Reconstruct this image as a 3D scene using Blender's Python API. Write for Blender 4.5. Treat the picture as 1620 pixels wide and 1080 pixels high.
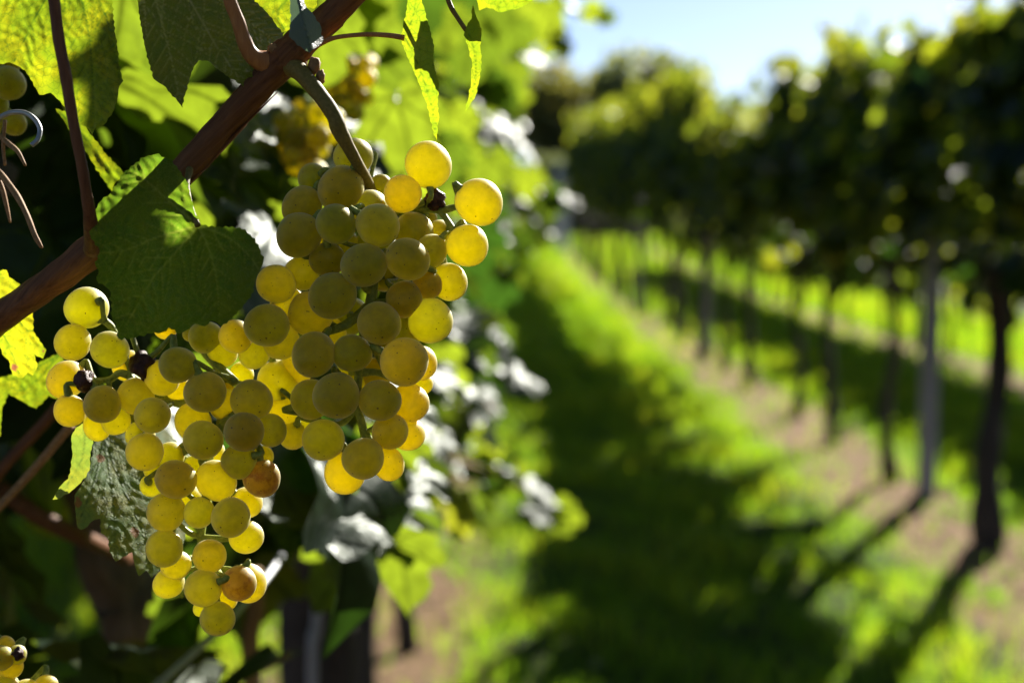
import bpy, bmesh, math, random
import numpy as np
from mathutils import Vector, Matrix
from mathutils.geometry import delaunay_2d_cdt

sc = bpy.context.scene
for o in list(bpy.data.objects):
    bpy.data.objects.remove(o)
random.seed(7)
rng = np.random.default_rng(11)
R = math.radians

# ------------------------------------------------------------------ camera
EYE = 1.30
FPX = 2250.0                      # 50 mm on a 36 mm wide frame, in pixels of the 1620 px photograph
YAW, PITCH = 25 / FPX, math.atan(195 / FPX)
FWD = Vector((math.sin(YAW) * math.cos(PITCH), math.cos(YAW) * math.cos(PITCH), -math.sin(PITCH)))
RIGHT = Vector((math.cos(YAW), -math.sin(YAW), 0))
UP = RIGHT.cross(FWD)
CAM = Vector((0, 0, EYE))
cd = bpy.data.cameras.new('camera')
cam = bpy.data.objects.new('camera', cd)
sc.collection.objects.link(cam)
M = Matrix((RIGHT, UP, -FWD)).transposed().to_4x4()
M.translation = CAM
cam.matrix_world = M
cd.lens = 50
cd.sensor_width = 36
cd.clip_start = 0.05
cd.clip_end = 2000
cd.dof.use_dof = True
cd.dof.focus_distance = 0.474
cd.dof.aperture_fstop = 7.6
sc.camera = cam

# ------------------------------------------------------------------ sky and sun
AZ, EL = R(28), R(29.5)
SUN = Vector((math.sin(AZ) * math.cos(EL), math.cos(AZ) * math.cos(EL), math.sin(EL)))
w = bpy.data.worlds.new('World')
sc.world = w
w.use_nodes = True
nt = w.node_tree
sky = nt.nodes.new('ShaderNodeTexSky')
sky.sky_type = 'NISHITA'
sky.sun_disc = False
sky.sun_elevation = EL
sky.sun_rotation = AZ
sky.air_density = 0.5
sky.dust_density = 0.3
sky.ozone_density = 2.0
nt.links.new(sky.outputs[0], nt.nodes['Background'].inputs[0])
nt.nodes['Background'].inputs[1].default_value = 0.05
sl = bpy.data.lights.new('sun', 'SUN')
sl.energy = 5.0
sl.angle = R(0.5)
sl.color = (1.0, 0.95, 0.86)
so = bpy.data.objects.new('sun', sl)
sc.collection.objects.link(so)
so.rotation_euler = SUN.to_track_quat('Z', 'Y').to_euler()
sc.view_settings.view_transform = 'Standard'
sc.view_settings.look = 'None'
sc.view_settings.gamma = 1
sc.view_settings.exposure = 1.6
sc.cycles.use_denoising = True
sc.cycles.max_bounces = 8
sc.cycles.transparent_max_bounces = 8
sc.cycles.diffuse_bounces = 3
sc.cycles.glossy_bounces = 2
sc.cycles.transmission_bounces = 4
sc.cycles.sample_clamp_indirect = 4

# ------------------------------------------------------------------ helpers
def at(px, py, d):
    """world point seen at photo pixel (px, py), d metres along the lens axis"""
    return CAM + FWD * d + RIGHT * ((px - 810) / FPX * d) + UP * (-(py - 540) / FPX * d)

def proj(p):
    v = Vector(p) - CAM
    d = v.dot(FWD)
    return v.dot(RIGHT) / d * FPX + 810, 540 - v.dot(UP) / d * FPX, d

def gz(x, y):
    """height of the ground"""
    t = np.clip((np.asarray(y, float) - 16) / 30.0, 0, 3)
    return 1.0 * t * t * (1 / (1 + 0.25 * t)) + 0.0 * np.asarray(x)

def link(o, parent=None):
    sc.collection.objects.link(o)
    if parent is not None:
        o.parent = parent
    return o

def tag(o, label=None, cat=None, group=None, kind=None):
    if label: o['label'] = label
    if cat: o['category'] = cat
    if group: o['group'] = group
    if kind: o['kind'] = kind
    return o

def empty(name, loc, rz=0.0):
    o = bpy.data.objects.new(name, None)
    o.location = loc
    o.rotation_euler = (0, 0, rz)
    o.empty_display_size = 0.05
    return link(o)

def mesh_np(name, v, f, mat, smooth=True, attrs=None):
    """f: (n,3) or (n,4) int array"""
    me = bpy.data.meshes.new(name)
    v = np.asarray(v, np.float32); f = np.asarray(f, np.int32)
    k = f.shape[1]
    me.vertices.add(len(v)); me.vertices.foreach_set('co', v.ravel())
    me.loops.add(f.size); me.loops.foreach_set('vertex_index', f.ravel())
    me.polygons.add(len(f))
    me.polygons.foreach_set('loop_start', np.arange(0, f.size, k, dtype=np.int32))
    me.polygons.foreach_set('loop_total', np.full(len(f), k, np.int32))
    if smooth:
        me.polygons.foreach_set('use_smooth', np.ones(len(f), bool))
    for an, (ty, arr) in (attrs or {}).items():
        a = me.attributes.new(an, ty, 'POINT')
        a.data.foreach_set('vector' if ty == 'FLOAT_VECTOR' else 'value', np.asarray(arr, np.float32).ravel())
    me.update(calc_edges=True)
    me.materials.append(mat)
    return me

def part(name, me, parent=None, loc=(0, 0, 0)):
    o = bpy.data.objects.new(name, me)
    o.location = loc
    return link(o, parent)

def catmull(pts, n=8):
    P = [np.array(p, float) for p in pts]
    P = [2 * P[0] - P[1]] + P + [2 * P[-1] - P[-2]]
    out = []
    for i in range(1, len(P) - 2):
        for k in range(n):
            t = k / n
            a, b, c, d = P[i - 1], P[i], P[i + 1], P[i + 2]
            out.append(.5 * ((2 * b) + (c - a) * t + (2 * a - 5 * b + 4 * c - d) * t * t + (3 * b - a - 3 * c + d) * t ** 3))
    out.append(P[-2])
    return np.array(out)

class MB:
    """collects tubes and lumps into one mesh"""
    def __init__(s): s.v, s.f, s.n = [], [], 0
    def add(s, v, f):
        s.v.append(np.asarray(v)); s.f.append(np.asarray(f) + s.n); s.n += len(v)
    def tube(s, path, rad, seg=10, n=8, bump=0.0, bfreq=9.0, smooth=True):
        """path of 3-D points, rad per point (or one)"""
        path = [tuple(p) for p in path]
        if np.isscalar(rad): rad = [rad] * len(path)
        q = catmull([list(p) + [r] for p, r in zip(path, rad)], n) if smooth else np.array([list(p) + [r] for p, r in zip(path, rad)])
        C, rr = q[:, :3], np.maximum(q[:, 3], 1e-5)
        T = np.gradient(C, axis=0); T /= np.linalg.norm(T, axis=1)[:, None] + 1e-12
        u = np.cross(T[0], [0.31, 0.17, 0.93]); u /= np.linalg.norm(u)
        ang = np.linspace(0, 2 * math.pi, seg, endpoint=False)
        ph = rng.random(4) * 6.28
        V = []
        for i in range(len(C)):
            u = u - T[i] * u.dot(T[i]); u /= np.linalg.norm(u)
            w_ = np.cross(T[i], u)
            b = 1 + bump * (np.sin(ang * 3 + ph[0] + i * .35) * .5 + np.sin(ang * 5 + ph[1] - i * .6) * .35 + .5 * math.sin(i * bfreq * .1 + ph[2]))
            V.append(C[i] + (np.outer(np.cos(ang), u) + np.outer(np.sin(ang), w_)) * (rr[i] * b)[:, None])
        V = np.concatenate(V)
        F = []
        for i in range(len(C) - 1):
            for k in range(seg):
                a, b = i * seg + k, i * seg + (k + 1) % seg
                F.append((a, b, b + seg)); F.append((a, b + seg, a + seg))
        m = len(C)
        V = np.vstack([V, C[0], C[-1]])
        for k in range(seg):
            F.append((m * seg, (k + 1) % seg, k))
            F.append((m * seg + 1, (m - 1) * seg + k, (m - 1) * seg + (k + 1) % seg))
        s.add(V, F)
        return s
    def blob(s, c, r, seed=0, rough=0.25):
        """lumpy shrivelled lump"""
        bm = bmesh.new()
        bmesh.ops.create_icosphere(bm, subdivisions=3, radius=1)
        v = np.array([x.co for x in bm.verts]); f = [[q.index for q in p.verts] for p in bm.faces]
        bm.free()
        g = np.random.default_rng(seed)
        k = g.normal(size=(7, 3)) * 3.2; ph = g.random(7) * 6
        h = 1 + rough * sum(np.abs(np.sin(v @ k[i] + ph[i])) - .6 for i in range(7)) / 2.2
        s.add(np.array(c) + v * h[:, None] * np.array(r), f)
        return s
    def build(s, name, mat, parent=None, smooth=True, origin=None):
        v = np.vstack(s.v); f = np.vstack(s.f)
        if parent is not None and origin is None: origin = parent.location
        if origin is not None: v = v - np.array(origin)
        return part(name, mesh_np(name, v, f, mat, smooth), parent, (0, 0, 0) if parent is not None else (origin if origin is not None else (0, 0, 0)))

# ------------------------------------------------------------------ materials
def new_mat(name):
    m = bpy.data.materials.new(name); m.use_nodes = True
    t = m.node_tree
    for n in list(t.nodes): t.nodes.remove(n)
    out = t.nodes.new('ShaderNodeOutputMaterial')
    return m, t, out
def N(t, kind, **kw):
    n = t.nodes.new(kind)
    for k, v in kw.items():
        if k.startswith('i_'):
            key = k[2:]
            key = int(key) if key.isdigit() else key.replace('_', ' ')
            n.inputs[key].default_value = v
        else: setattr(n, k, v)
    return n
def ramp(t, stops):
    n = t.nodes.new('ShaderNodeValToRGB')
    e = n.color_ramp.elements
    while len(e) < len(stops): e.new(0.5)
    for x, (p, c) in zip(e, stops):
        x.position = p; x.color = (*c, 1) if len(c) == 3 else c
    return n
def L(t, a, b): t.links.new(a, b)

def mat_simple(name, c1, c2, scale=30, rough=0.8, bump=0.3, stretch=(1, 1, 1), spec=0.3, bdist=0.004, rot=(0, 0, 0)):
    m, t, out = new_mat(name)
    tc = N(t, 'ShaderNodeTexCoord'); mr = N(t, 'ShaderNodeMapping'); mr.inputs['Rotation'].default_value = rot
    mp = N(t, 'ShaderNodeMapping'); mp.inputs['Scale'].default_value = stretch
    L(t, tc.outputs['Object'], mr.inputs[0]); L(t, mr.outputs[0], mp.inputs[0])
    no = N(t, 'ShaderNodeTexNoise', i_Scale=scale, i_Detail=6, i_Roughness=0.65); L(t, mp.outputs[0], no.inputs['Vector'])
    cr = ramp(t, [(0.3, c1), (0.7, c2)]); L(t, no.outputs[0], cr.inputs[0])
    b = N(t, 'ShaderNodeBsdfPrincipled', i_Roughness=rough); b.inputs['Specular IOR Level'].default_value = spec
    L(t, cr.outputs[0], b.inputs['Base Color'])
    bp = N(t, 'ShaderNodeBump', i_Strength=bump, i_Distance=bdist); L(t, no.outputs[0], bp.inputs['Height']); L(t, bp.outputs[0], b.inputs['Normal'])
    L(t, b.outputs[0], out.inputs[0])
    return m

def mat_foliage(name, dif, trans_a, trans_b, mix=0.5, rough=0.36, spec=0.5, veins=True, hot=1.15):
    """small leaves: a waxy skin over a translucent blade; colour differs from leaf to leaf (attribute lr), veins from leaf coordinates lp"""
    m, t, out = new_mat(name)
    at_ = N(t, 'ShaderNodeAttribute', attribute_name='lr')
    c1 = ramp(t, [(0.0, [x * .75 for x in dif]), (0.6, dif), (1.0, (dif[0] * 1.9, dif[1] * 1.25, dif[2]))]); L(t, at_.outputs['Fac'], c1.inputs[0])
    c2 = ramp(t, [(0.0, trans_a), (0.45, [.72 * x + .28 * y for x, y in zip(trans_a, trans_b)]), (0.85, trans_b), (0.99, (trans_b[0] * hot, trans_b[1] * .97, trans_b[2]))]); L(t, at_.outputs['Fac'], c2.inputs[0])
    b = N(t, 'ShaderNodeBsdfPrincipled', i_Roughness=rough); b.inputs['Specular IOR Level'].default_value = spec; b.inputs['Specular Tint'].default_value = (.86, 1, .80, 1)
    tr = N(t, 'ShaderNodeBsdfTranslucent')
    if veins:
        ap = N(t, 'ShaderNodeAttribute', attribute_name='lp')
        sx = N(t, 'ShaderNodeSeparateXYZ'); L(t, ap.outputs['Vector'], sx.inputs[0])
        ax = N(t, 'ShaderNodeMath', operation='ABSOLUTE'); L(t, sx.outputs[0], ax.inputs[0])
        an = N(t, 'ShaderNodeMath', operation='ARCTAN2'); L(t, ax.outputs[0], an.inputs[0]); L(t, sx.outputs[1], an.inputs[1])
        md = None
        for v in (0.0, .80, 1.75):
            d_ = N(t, 'ShaderNodeMath', operation='SUBTRACT', i_1=v); L(t, an.outputs[0], d_.inputs[0])
            e_ = N(t, 'ShaderNodeMath', operation='ABSOLUTE'); L(t, d_.outputs[0], e_.inputs[0])
            if md is None: md = e_
            else:
                q = N(t, 'ShaderNodeMath', operation='MINIMUM'); L(t, md.outputs[0], q.inputs[0]); L(t, e_.outputs[0], q.inputs[1]); md = q
        ln = N(t, 'ShaderNodeVectorMath', operation='LENGTH'); L(t, ap.outputs['Vector'], ln.inputs[0])
        ds = N(t, 'ShaderNodeMath', operation='MULTIPLY'); L(t, md.outputs[0], ds.inputs[0]); L(t, ln.outputs['Value'], ds.inputs[1])
        vm = N(t, 'ShaderNodeMapRange', i_1=.008, i_2=.035, i_3=.45, i_4=1.0); L(t, ds.outputs[0], vm.inputs[0])
        of = N(t, 'ShaderNodeVectorMath', operation='ADD'); L(t, ap.outputs['Vector'], of.inputs[0])
        cb = N(t, 'ShaderNodeMath', operation='MULTIPLY', i_1=91.0); L(t, at_.outputs['Fac'], cb.inputs[0]); L(t, cb.outputs[0], of.inputs[1])
        no = N(t, 'ShaderNodeTexNoise', i_Scale=5.0, i_Detail=4, i_Roughness=.6); L(t, of.outputs[0], no.inputs['Vector'])
        mo = N(t, 'ShaderNodeMapRange', i_1=.3, i_2=.7, i_3=.62, i_4=1.15); L(t, no.outputs[0], mo.inputs[0])
        mu = N(t, 'ShaderNodeMath', operation='MULTIPLY'); L(t, vm.outputs[0], mu.inputs[0]); L(t, mo.outputs[0], mu.inputs[1])
        x1 = N(t, 'ShaderNodeMix', data_type='RGBA', blend_type='MULTIPLY', i_0=1.0); L(t, c2.outputs[0], x1.inputs[6]); L(t, mu.outputs[0], x1.inputs[7]); L(t, x1.outputs[2], tr.inputs[0])
        x2 = N(t, 'ShaderNodeMix', data_type='RGBA', blend_type='MULTIPLY', i_0=1.0); L(t, c1.outputs[0], x2.inputs[6]); L(t, mo.outputs[0], x2.inputs[7]); L(t, x2.outputs[2], b.inputs['Base Color'])
        bp = N(t, 'ShaderNodeBump', i_Strength=.5, i_Distance=.004); L(t, mu.outputs[0], bp.inputs['Height']); L(t, bp.outputs[0], b.inputs['Normal'])
    else:
        L(t, c1.outputs[0], b.inputs['Base Color']); L(t, c2.outputs[0], tr.inputs[0])
    mx = N(t, 'ShaderNodeMixShader', i_0=mix); L(t, b.outputs[0], mx.inputs[1]); L(t, tr.outputs[0], mx.inputs[2])
    L(t, mx.outputs[0], out.inputs[0])
    return m

def mat_leaf(name, dif, trans, vein_d, vein_t, mix=0.5, rough=0.36, spec=0.5, yellow=0.3, blotch=None, net=1.0, bump=0.5):
    """big veined leaf: attributes vein (main and side veins) and lp (leaf plane coordinates)"""
    m, t, out = new_mat(name)
    av = N(t, 'ShaderNodeAttribute', attribute_name='vein'); ap = N(t, 'ShaderNodeAttribute', attribute_name='lp')
    vo = N(t, 'ShaderNodeTexVoronoi', feature='DISTANCE_TO_EDGE', i_Scale=9.0)
    wn = N(t, 'ShaderNodeTexNoise', i_Scale=5.0, i_Detail=3); L(t, ap.outputs['Vector'], wn.inputs['Vector'])
    mixv = N(t, 'ShaderNodeMix', data_type='VECTOR', i_0=0.12); L(t, ap.outputs['Vector'], mixv.inputs[4]); L(t, wn.outputs['Color'], mixv.inputs[5])
    L(t, mixv.outputs[1], vo.inputs['Vector'])
    nr = N(t, 'ShaderNodeMapRange', i_1=0.0, i_2=0.05, i_3=0.55 * net, i_4=0.0); L(t, vo.outputs['Distance'], nr.inputs[0])
    vo2 = N(t, 'ShaderNodeTexVoronoi', feature='DISTANCE_TO_EDGE', i_Scale=26.0); L(t, mixv.outputs[1], vo2.inputs['Vector'])
    nr2 = N(t, 'ShaderNodeMapRange', i_1=0.0, i_2=0.07, i_3=0.28 * net, i_4=0.0); L(t, vo2.outputs['Distance'], nr2.inputs[0])
    mx1 = N(t, 'ShaderNodeMath', operation='MAXIMUM'); L(t, nr.outputs[0], mx1.inputs[0]); L(t, nr2.outputs[0], mx1.inputs[1])
    mxv = N(t, 'ShaderNodeMath', operation='MAXIMUM', use_clamp=True); L(t, av.outputs['Fac'], mxv.inputs[0]); L(t, mx1.outputs[0], mxv.inputs[1])
    # patchy greens and yellows
    n1 = N(t, 'ShaderNodeTexNoise', i_Scale=2.6, i_Detail=5, i_Roughness=.6); L(t, ap.outputs['Vector'], n1.inputs['Vector'])
    yr = N(t, 'ShaderNodeMapRange', i_1=0.42, i_2=0.68, i_3=0.0, i_4=yellow); L(t, n1.outputs[0], yr.inputs[0])
    def colour(base, veinc, ycol):
        a = N(t, 'ShaderNodeMix', data_type='RGBA'); a.inputs[6].default_value = (*base, 1); a.inputs[7].default_value = (*ycol, 1); L(t, yr.outputs[0], a.inputs[0])
        b_ = N(t, 'ShaderNodeMix', data_type='RGBA'); L(t, a.outputs[2], b_.inputs[6]); b_.inputs[7].default_value = (*veinc, 1); L(t, mxv.outputs[0], b_.inputs[0])
        last = b_.outputs[2]
        if blotch:
            n2 = N(t, 'ShaderNodeTexNoise', i_Scale=blotch[1], i_Detail=4, i_Roughness=.65); L(t, ap.outputs['Vector'], n2.inputs['Vector'])
            ab = N(t, 'ShaderNodeAttribute', attribute_name='burn')
            sm = N(t, 'ShaderNodeMath', operation='ADD'); L(t, n2.outputs[0], sm.inputs[0]); L(t, ab.outputs['Fac'], sm.inputs[1])
            r2 = N(t, 'ShaderNodeMapRange', i_1=blotch[2], i_2=blotch[2] + .07); L(t, sm.outputs[0], r2.inputs[0])
            c_ = N(t, 'ShaderNodeMix', data_type='RGBA'); L(t, last, c_.inputs[6]); c_.inputs[7].default_value = (*blotch[0], 1); L(t, r2.outputs[0], c_.inputs[0])
            last = c_.outputs[2]
        return last
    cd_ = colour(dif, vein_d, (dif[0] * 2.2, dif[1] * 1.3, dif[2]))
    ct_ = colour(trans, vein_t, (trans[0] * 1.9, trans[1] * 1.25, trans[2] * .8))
    b = N(t, 'ShaderNodeBsdfPrincipled', i_Roughness=rough); b.inputs['Specular IOR Level'].default_value = spec
    L(t, cd_, b.inputs['Base Color'])
    tr = N(t, 'ShaderNodeBsdfTranslucent'); L(t, ct_, tr.inputs[0])
    bp = N(t, 'ShaderNodeBump', i_Strength=bump, i_Distance=0.0012); bp.invert = True
    L(t, mxv.outputs[0], bp.inputs['Height']); L(t, bp.outputs[0], b.inputs['Normal'])
    mx = N(t, 'ShaderNodeMixShader', i_0=mix); L(t, b.outputs[0], mx.inputs[1]); L(t, tr.outputs[0], mx.inputs[2])
    L(t, mx.outputs[0], out.inputs[0])
    return m

def mat_grape(name, col_a, col_b, sss=1.0, rough=0.46, brown=0.0):
    m, t, out = new_mat(name)
    tc = N(t, 'ShaderNodeTexCoord'); oi = N(t, 'ShaderNodeObjectInfo')
    off = N(t, 'ShaderNodeVectorMath', operation='MULTIPLY_ADD'); off.inputs[1].default_value = (37, 53, 71)
    cmb = N(t, 'ShaderNodeCombineXYZ')
    for i in range(3): L(t, oi.outputs['Random'], cmb.inputs[i])
    L(t, cmb.outputs[0], off.inputs[0]); L(t, tc.outputs['Object'], off.inputs[2])
    # berry-to-berry hue
    cr = ramp(t, [(0.0, col_a), (0.75, col_b), (1.0, (col_b[0] * 1.02, col_b[1] * .95, col_b[2] * .9))]); L(t, oi.outputs['Random'], cr.inputs[0])
    # faint veins and cloudiness under the skin
    n1 = N(t, 'ShaderNodeTexNoise', i_Scale=2.2, i_Detail=5, i_Roughness=.6); L(t, off.outputs[0], n1.inputs['Vector'])
    cl = N(t, 'ShaderNodeMapRange', i_1=.35, i_2=.7, i_3=1.0, i_4=.8); L(t, n1.outputs[0], cl.inputs[0])
    mulc = N(t, 'ShaderNodeMix', data_type='RGBA', blend_type='MULTIPLY', i_0=1.0); L(t, cr.outputs[0], mulc.inputs[6]); L(t, cl.outputs[0], mulc.inputs[7])
    # dark lenticels
    vo = N(t, 'ShaderNodeTexVoronoi', i_Scale=4.6, i_Randomness=1.0); L(t, off.outputs[0], vo.inputs['Vector'])
    sz = N(t, 'ShaderNodeSeparateColor'); L(t, vo.outputs['Color'], sz.inputs[0])
    rad = N(t, 'ShaderNodeMapRange', i_1=.35, i_2=1.0, i_3=0.0, i_4=.19); L(t, sz.outputs[0], rad.inputs[0])
    lt = N(t, 'ShaderNodeMath', operation='SUBTRACT'); L(t, rad.outputs[0], lt.inputs[0]); L(t, vo.outputs['Distance'], lt.inputs[1])
    sp = N(t, 'ShaderNodeMapRange', i_1=0.0, i_2=.06, i_3=0.0, i_4=.85); L(t, lt.outputs[0], sp.inputs[0])
    # blossom-end scar at local -Z
    nv = N(t, 'ShaderNodeVectorMath', operation='NORMALIZE'); L(t, tc.outputs['Object'], nv.inputs[0])
    sx = N(t, 'ShaderNodeSeparateXYZ'); L(t, nv.outputs[0], sx.inputs[0])
    sc_ = N(t, 'ShaderNodeMapRange', i_1=-.9984, i_2=-.9994, i_3=0.0, i_4=.8); L(t, sx.outputs[2], sc_.inputs[0])
    mxs = N(t, 'ShaderNodeMath', operation='MAXIMUM'); L(t, sp.outputs[0], mxs.inputs[0]); L(t, sc_.outputs[0], mxs.inputs[1])
    # brown russet patch
    n3 = N(t, 'ShaderNodeTexNoise', i_Scale=1.1, i_Detail=6, i_Roughness=.7); L(t, off.outputs[0], n3.inputs['Vector'])
    rs = N(t, 'ShaderNodeMapRange', i_1=.66 - .2 * brown, i_2=.76 - .16 * brown, i_3=0.0, i_4=.3 + .55 * brown); L(t, n3.outputs[0], rs.inputs[0])
    c2 = N(t, 'ShaderNodeMix', data_type='RGBA'); L(t, mulc.outputs[2], c2.inputs[6]); c2.inputs[7].default_value = (.42, .19, .06, 1); L(t, rs.outputs[0], c2.inputs[0])
    c3 = N(t, 'ShaderNodeMix', data_type='RGBA'); L(t, c2.outputs[2], c3.inputs[6]); c3.inputs[7].default_value = (.05, .028, .012, 1); L(t, mxs.outputs[0], c3.inputs[0])
    b = N(t, 'ShaderNodeBsdfPrincipled', i_Roughness=rough)
    b.inputs['Specular IOR Level'].default_value = 0.3
    dk = N(t, 'ShaderNodeMix', data_type='RGBA', blend_type='MULTIPLY', i_0=1.0); dk.inputs[7].default_value = (.88, .88, .25, 1); L(t, c3.outputs[2], dk.inputs[6])
    L(t, dk.outputs[2], b.inputs['Base Color'])
    b.subsurface_method = 'RANDOM_WALK'
    b.inputs['Subsurface Weight'].default_value = sss
    b.inputs['Subsurface Radius'].default_value = (1.0, .72, .10)
    b.inputs['Subsurface Scale'].default_value = 0.006
    b.inputs['Sheen Weight'].default_value = 0.0
    b.inputs['Sheen Roughness'].default_value = 0.35
    b.inputs['Subsurface Anisotropy'].default_value = 0.6
    # waxy bloom: uneven gloss
    rr = N(t, 'ShaderNodeMapRange', i_1=.3, i_2=.7, i_3=rough - .08, i_4=rough + .12); L(t, n1.outputs[0], rr.inputs[0]); L(t, rr.outputs[0], b.inputs['Roughness'])
    bp = N(t, 'ShaderNodeBump', i_Strength=.12, i_Distance=.0006)
    n4 = N(t, 'ShaderNodeTexNoise', i_Scale=14, i_Detail=3); L(t, off.outputs[0], n4.inputs['Vector']); L(t, n4.outputs[0], bp.inputs['Height'])
    L(t, bp.outputs[0], b.inputs['Normal'])
    sat = N(t, 'ShaderNodeMix', data_type='RGBA', blend_type='MULTIPLY', i_0=1.0); sat.inputs[7].default_value = (1.28, 1.26, .3, 1); L(t, c3.outputs[2], sat.inputs[6])
    tr = N(t, 'ShaderNodeBsdfTranslucent'); L(t, sat.outputs[2], tr.inputs[0])
    mx = N(t, 'ShaderNodeMixShader', i_0=0.72); L(t, b.outputs[0], mx.inputs[1]); L(t, tr.outputs[0], mx.inputs[2])
    # waxy bloom: a broad soft gloss, and a pale edge colour painted in for the sunlit rim
    gl = N(t, 'ShaderNodeBsdfGlossy', i_Roughness=.55); gl.inputs[0].default_value = (.95, .90, .70, 1); L(t, bp.outputs[0], gl.inputs['Normal'])
    fr = N(t, 'ShaderNodeFresnel', i_IOR=1.38)
    df = N(t, 'ShaderNodeBsdfDiffuse'); df.inputs[0].default_value = (.84, .79, .46, 1)
    lw = N(t, 'ShaderNodeLayerWeight', i_Blend=.5)
    l2 = N(t, 'ShaderNodeMath', operation='POWER', i_1=2.0); L(t, lw.outputs['Facing'], l2.inputs[0])
    l3 = N(t, 'ShaderNodeMapRange', i_1=.3, i_2=.7, i_3=.3, i_4=.58); L(t, n1.outputs[0], l3.inputs[0])
    blm = N(t, 'ShaderNodeMath', operation='MULTIPLY'); L(t, l2.outputs[0], blm.inputs[0]); L(t, l3.outputs[0], blm.inputs[1])
    md = N(t, 'ShaderNodeMixShader'); L(t, blm.outputs[0], md.inputs[0]); L(t, mx.outputs[0], md.inputs[1]); L(t, df.outputs[0], md.inputs[2])
    mg = N(t, 'ShaderNodeMixShader'); L(t, fr.outputs[0], mg.inputs[0]); L(t, md.outputs[0], mg.inputs[1]); L(t, gl.outputs[0], mg.inputs[2])
    L(t, mg.outputs[0], out.inputs[0])
    return m

MAT = {}
MAT['fol'] = mat_foliage('vine_foliage', (.012, .034, .016), (.042, .105, .008), (.50, .62, .025), mix=.52, rough=.42, spec=.48, hot=1.12)
MAT['folfar'] = mat_foliage('tree_foliage', (.13, .16, .075), (.28, .33, .10), (.42, .44, .13), mix=.5, rough=.5, veins=False)
MAT['folfar2'] = mat_foliage('pale_tree_foliage', (.09, .10, .035), (.28, .29, .05), (.42, .38, .06), mix=.5, rough=.5, veins=False)
MAT['grassblade'] = mat_foliage('grass_blade', (.010, .040, .009), (.22, .45, .010), (.58, .66, .020), mix=.58, rough=.42, spec=.4, veins=False)
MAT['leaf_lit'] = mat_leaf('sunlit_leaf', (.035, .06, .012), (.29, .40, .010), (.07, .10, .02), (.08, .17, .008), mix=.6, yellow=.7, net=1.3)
MAT['leaf_shaded'] = mat_leaf('shaded_leaf', (.014, .042, .009), (.17, .33, .015), (.16, .22, .07), (.38, .48, .05), mix=.5, yellow=.5, net=.7, spec=.3, rough=.48, bump=.9)  # shaded counterpart of the sunlit leaf, its shade put into the colours
MAT['leaf_under'] = mat_leaf('leaf_underside', (.050, .085, .010), (.28, .38, .012), (.40, .42, .16), (.5, .5, .12), mix=.5, yellow=.4, net=.4, rough=.32, bump=.9)
MAT['leaf_spot'] = mat_leaf('blotched_leaf', (.11, .19, .06), (.30, .42, .04), (.06, .10, .035), (.16, .24, .03), mix=.4, spec=.2, rough=.6, yellow=.9, blotch=((.24, .12, .04), 3.3, .72), bump=.3)
MAT['leaf_burn'] = mat_leaf('scorched_leaf', (.05, .075, .012), (.40, .47, .012), (.09, .11, .025), (.14, .24, .012), mix=.6, yellow=.7, blotch=((.33, .12, .05), 2.5, .9))
MAT['leaf_grey'] = mat_leaf('grey_leaf', (.10, .14, .12), (.10, .16, .08), (.12, .15, .12), (.1, .15, .08), mix=.3, rough=.5, yellow=.1, net=.3)
MAT['cane'] = mat_simple('cane_bark', (.085, .032, .013), (.22, .095, .040), scale=620, rough=.6, bump=.7, stretch=(1, 1, .07), bdist=.0009, rot=(0, R(-46), 0), spec=.2)
MAT['upright_bark'] = mat_simple('upright_bark', (.09, .035, .016), (.20, .085, .038), scale=600, rough=.6, bump=.5, stretch=(1, 1, .08), bdist=.0006, spec=.2)
MAT['shoot'] = mat_simple('shoot_bark', (.30, .11, .035), (.46, .22, .08), scale=500, stretch=(1, 1, .1), rough=.5, bump=.3, bdist=.0005)
MAT['trunk'] = mat_simple('trunk_bark', (.022, .017, .014), (.080, .062, .048), scale=60, rough=.9, bump=.9, stretch=(1, 1, .2), bdist=.008)
MAT['trunk_pale'] = mat_simple('grey_brown_bark', (.11, .08, .055), (.36, .27, .19), scale=90, rough=.9, bump=.9, stretch=(1, 1, .2), bdist=.006)
MAT['green_stem'] = mat_simple('green_stem', (.12, .095, .022), (.24, .18, .05), scale=900, rough=.6, bump=.5, spec=.2, bdist=.0004)
MAT['rachis'] = mat_simple('rachis', (.13, .17, .02), (.36, .40, .08), scale=700, rough=.5, bump=.4, bdist=.0004)
MAT['raisin'] = mat_simple('raisin', (.025, .008, .008), (.09, .03, .02), scale=700, rough=.45, bump=.8, bdist=.0008)
MAT['dry'] = mat_simple('dry_tendril', (.20, .105, .04), (.38, .22, .10), scale=600, rough=.7, bump=.4, bdist=.0006)
MAT['post'] = mat_simple('weathered_post', (.26, .24, .23), (.42, .40, .38), scale=14, rough=.85, bump=.4, stretch=(1, 1, .15))
MAT['pale_post'] = mat_simple('pale_post', (.62, .59, .57), (.8, .77, .75), scale=14, rough=.85, bump=.3, stretch=(1, 1, .15))
MAT['steel'] = mat_simple('steel', (.30, .31, .33), (.45, .46, .48), scale=200, rough=.5, bump=.2, spec=.6)
MAT['steel'].node_tree.nodes['Principled BSDF'].inputs['Metallic'].default_value = .8
MAT['grape'] = mat_grape('grape_skin', (.76, .74, .04), (.80, .71, .035))
MAT['grape_brown'] = mat_grape('russet_grape_skin', (.70, .52, .14), (.72, .50, .12), brown=.9)

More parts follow.
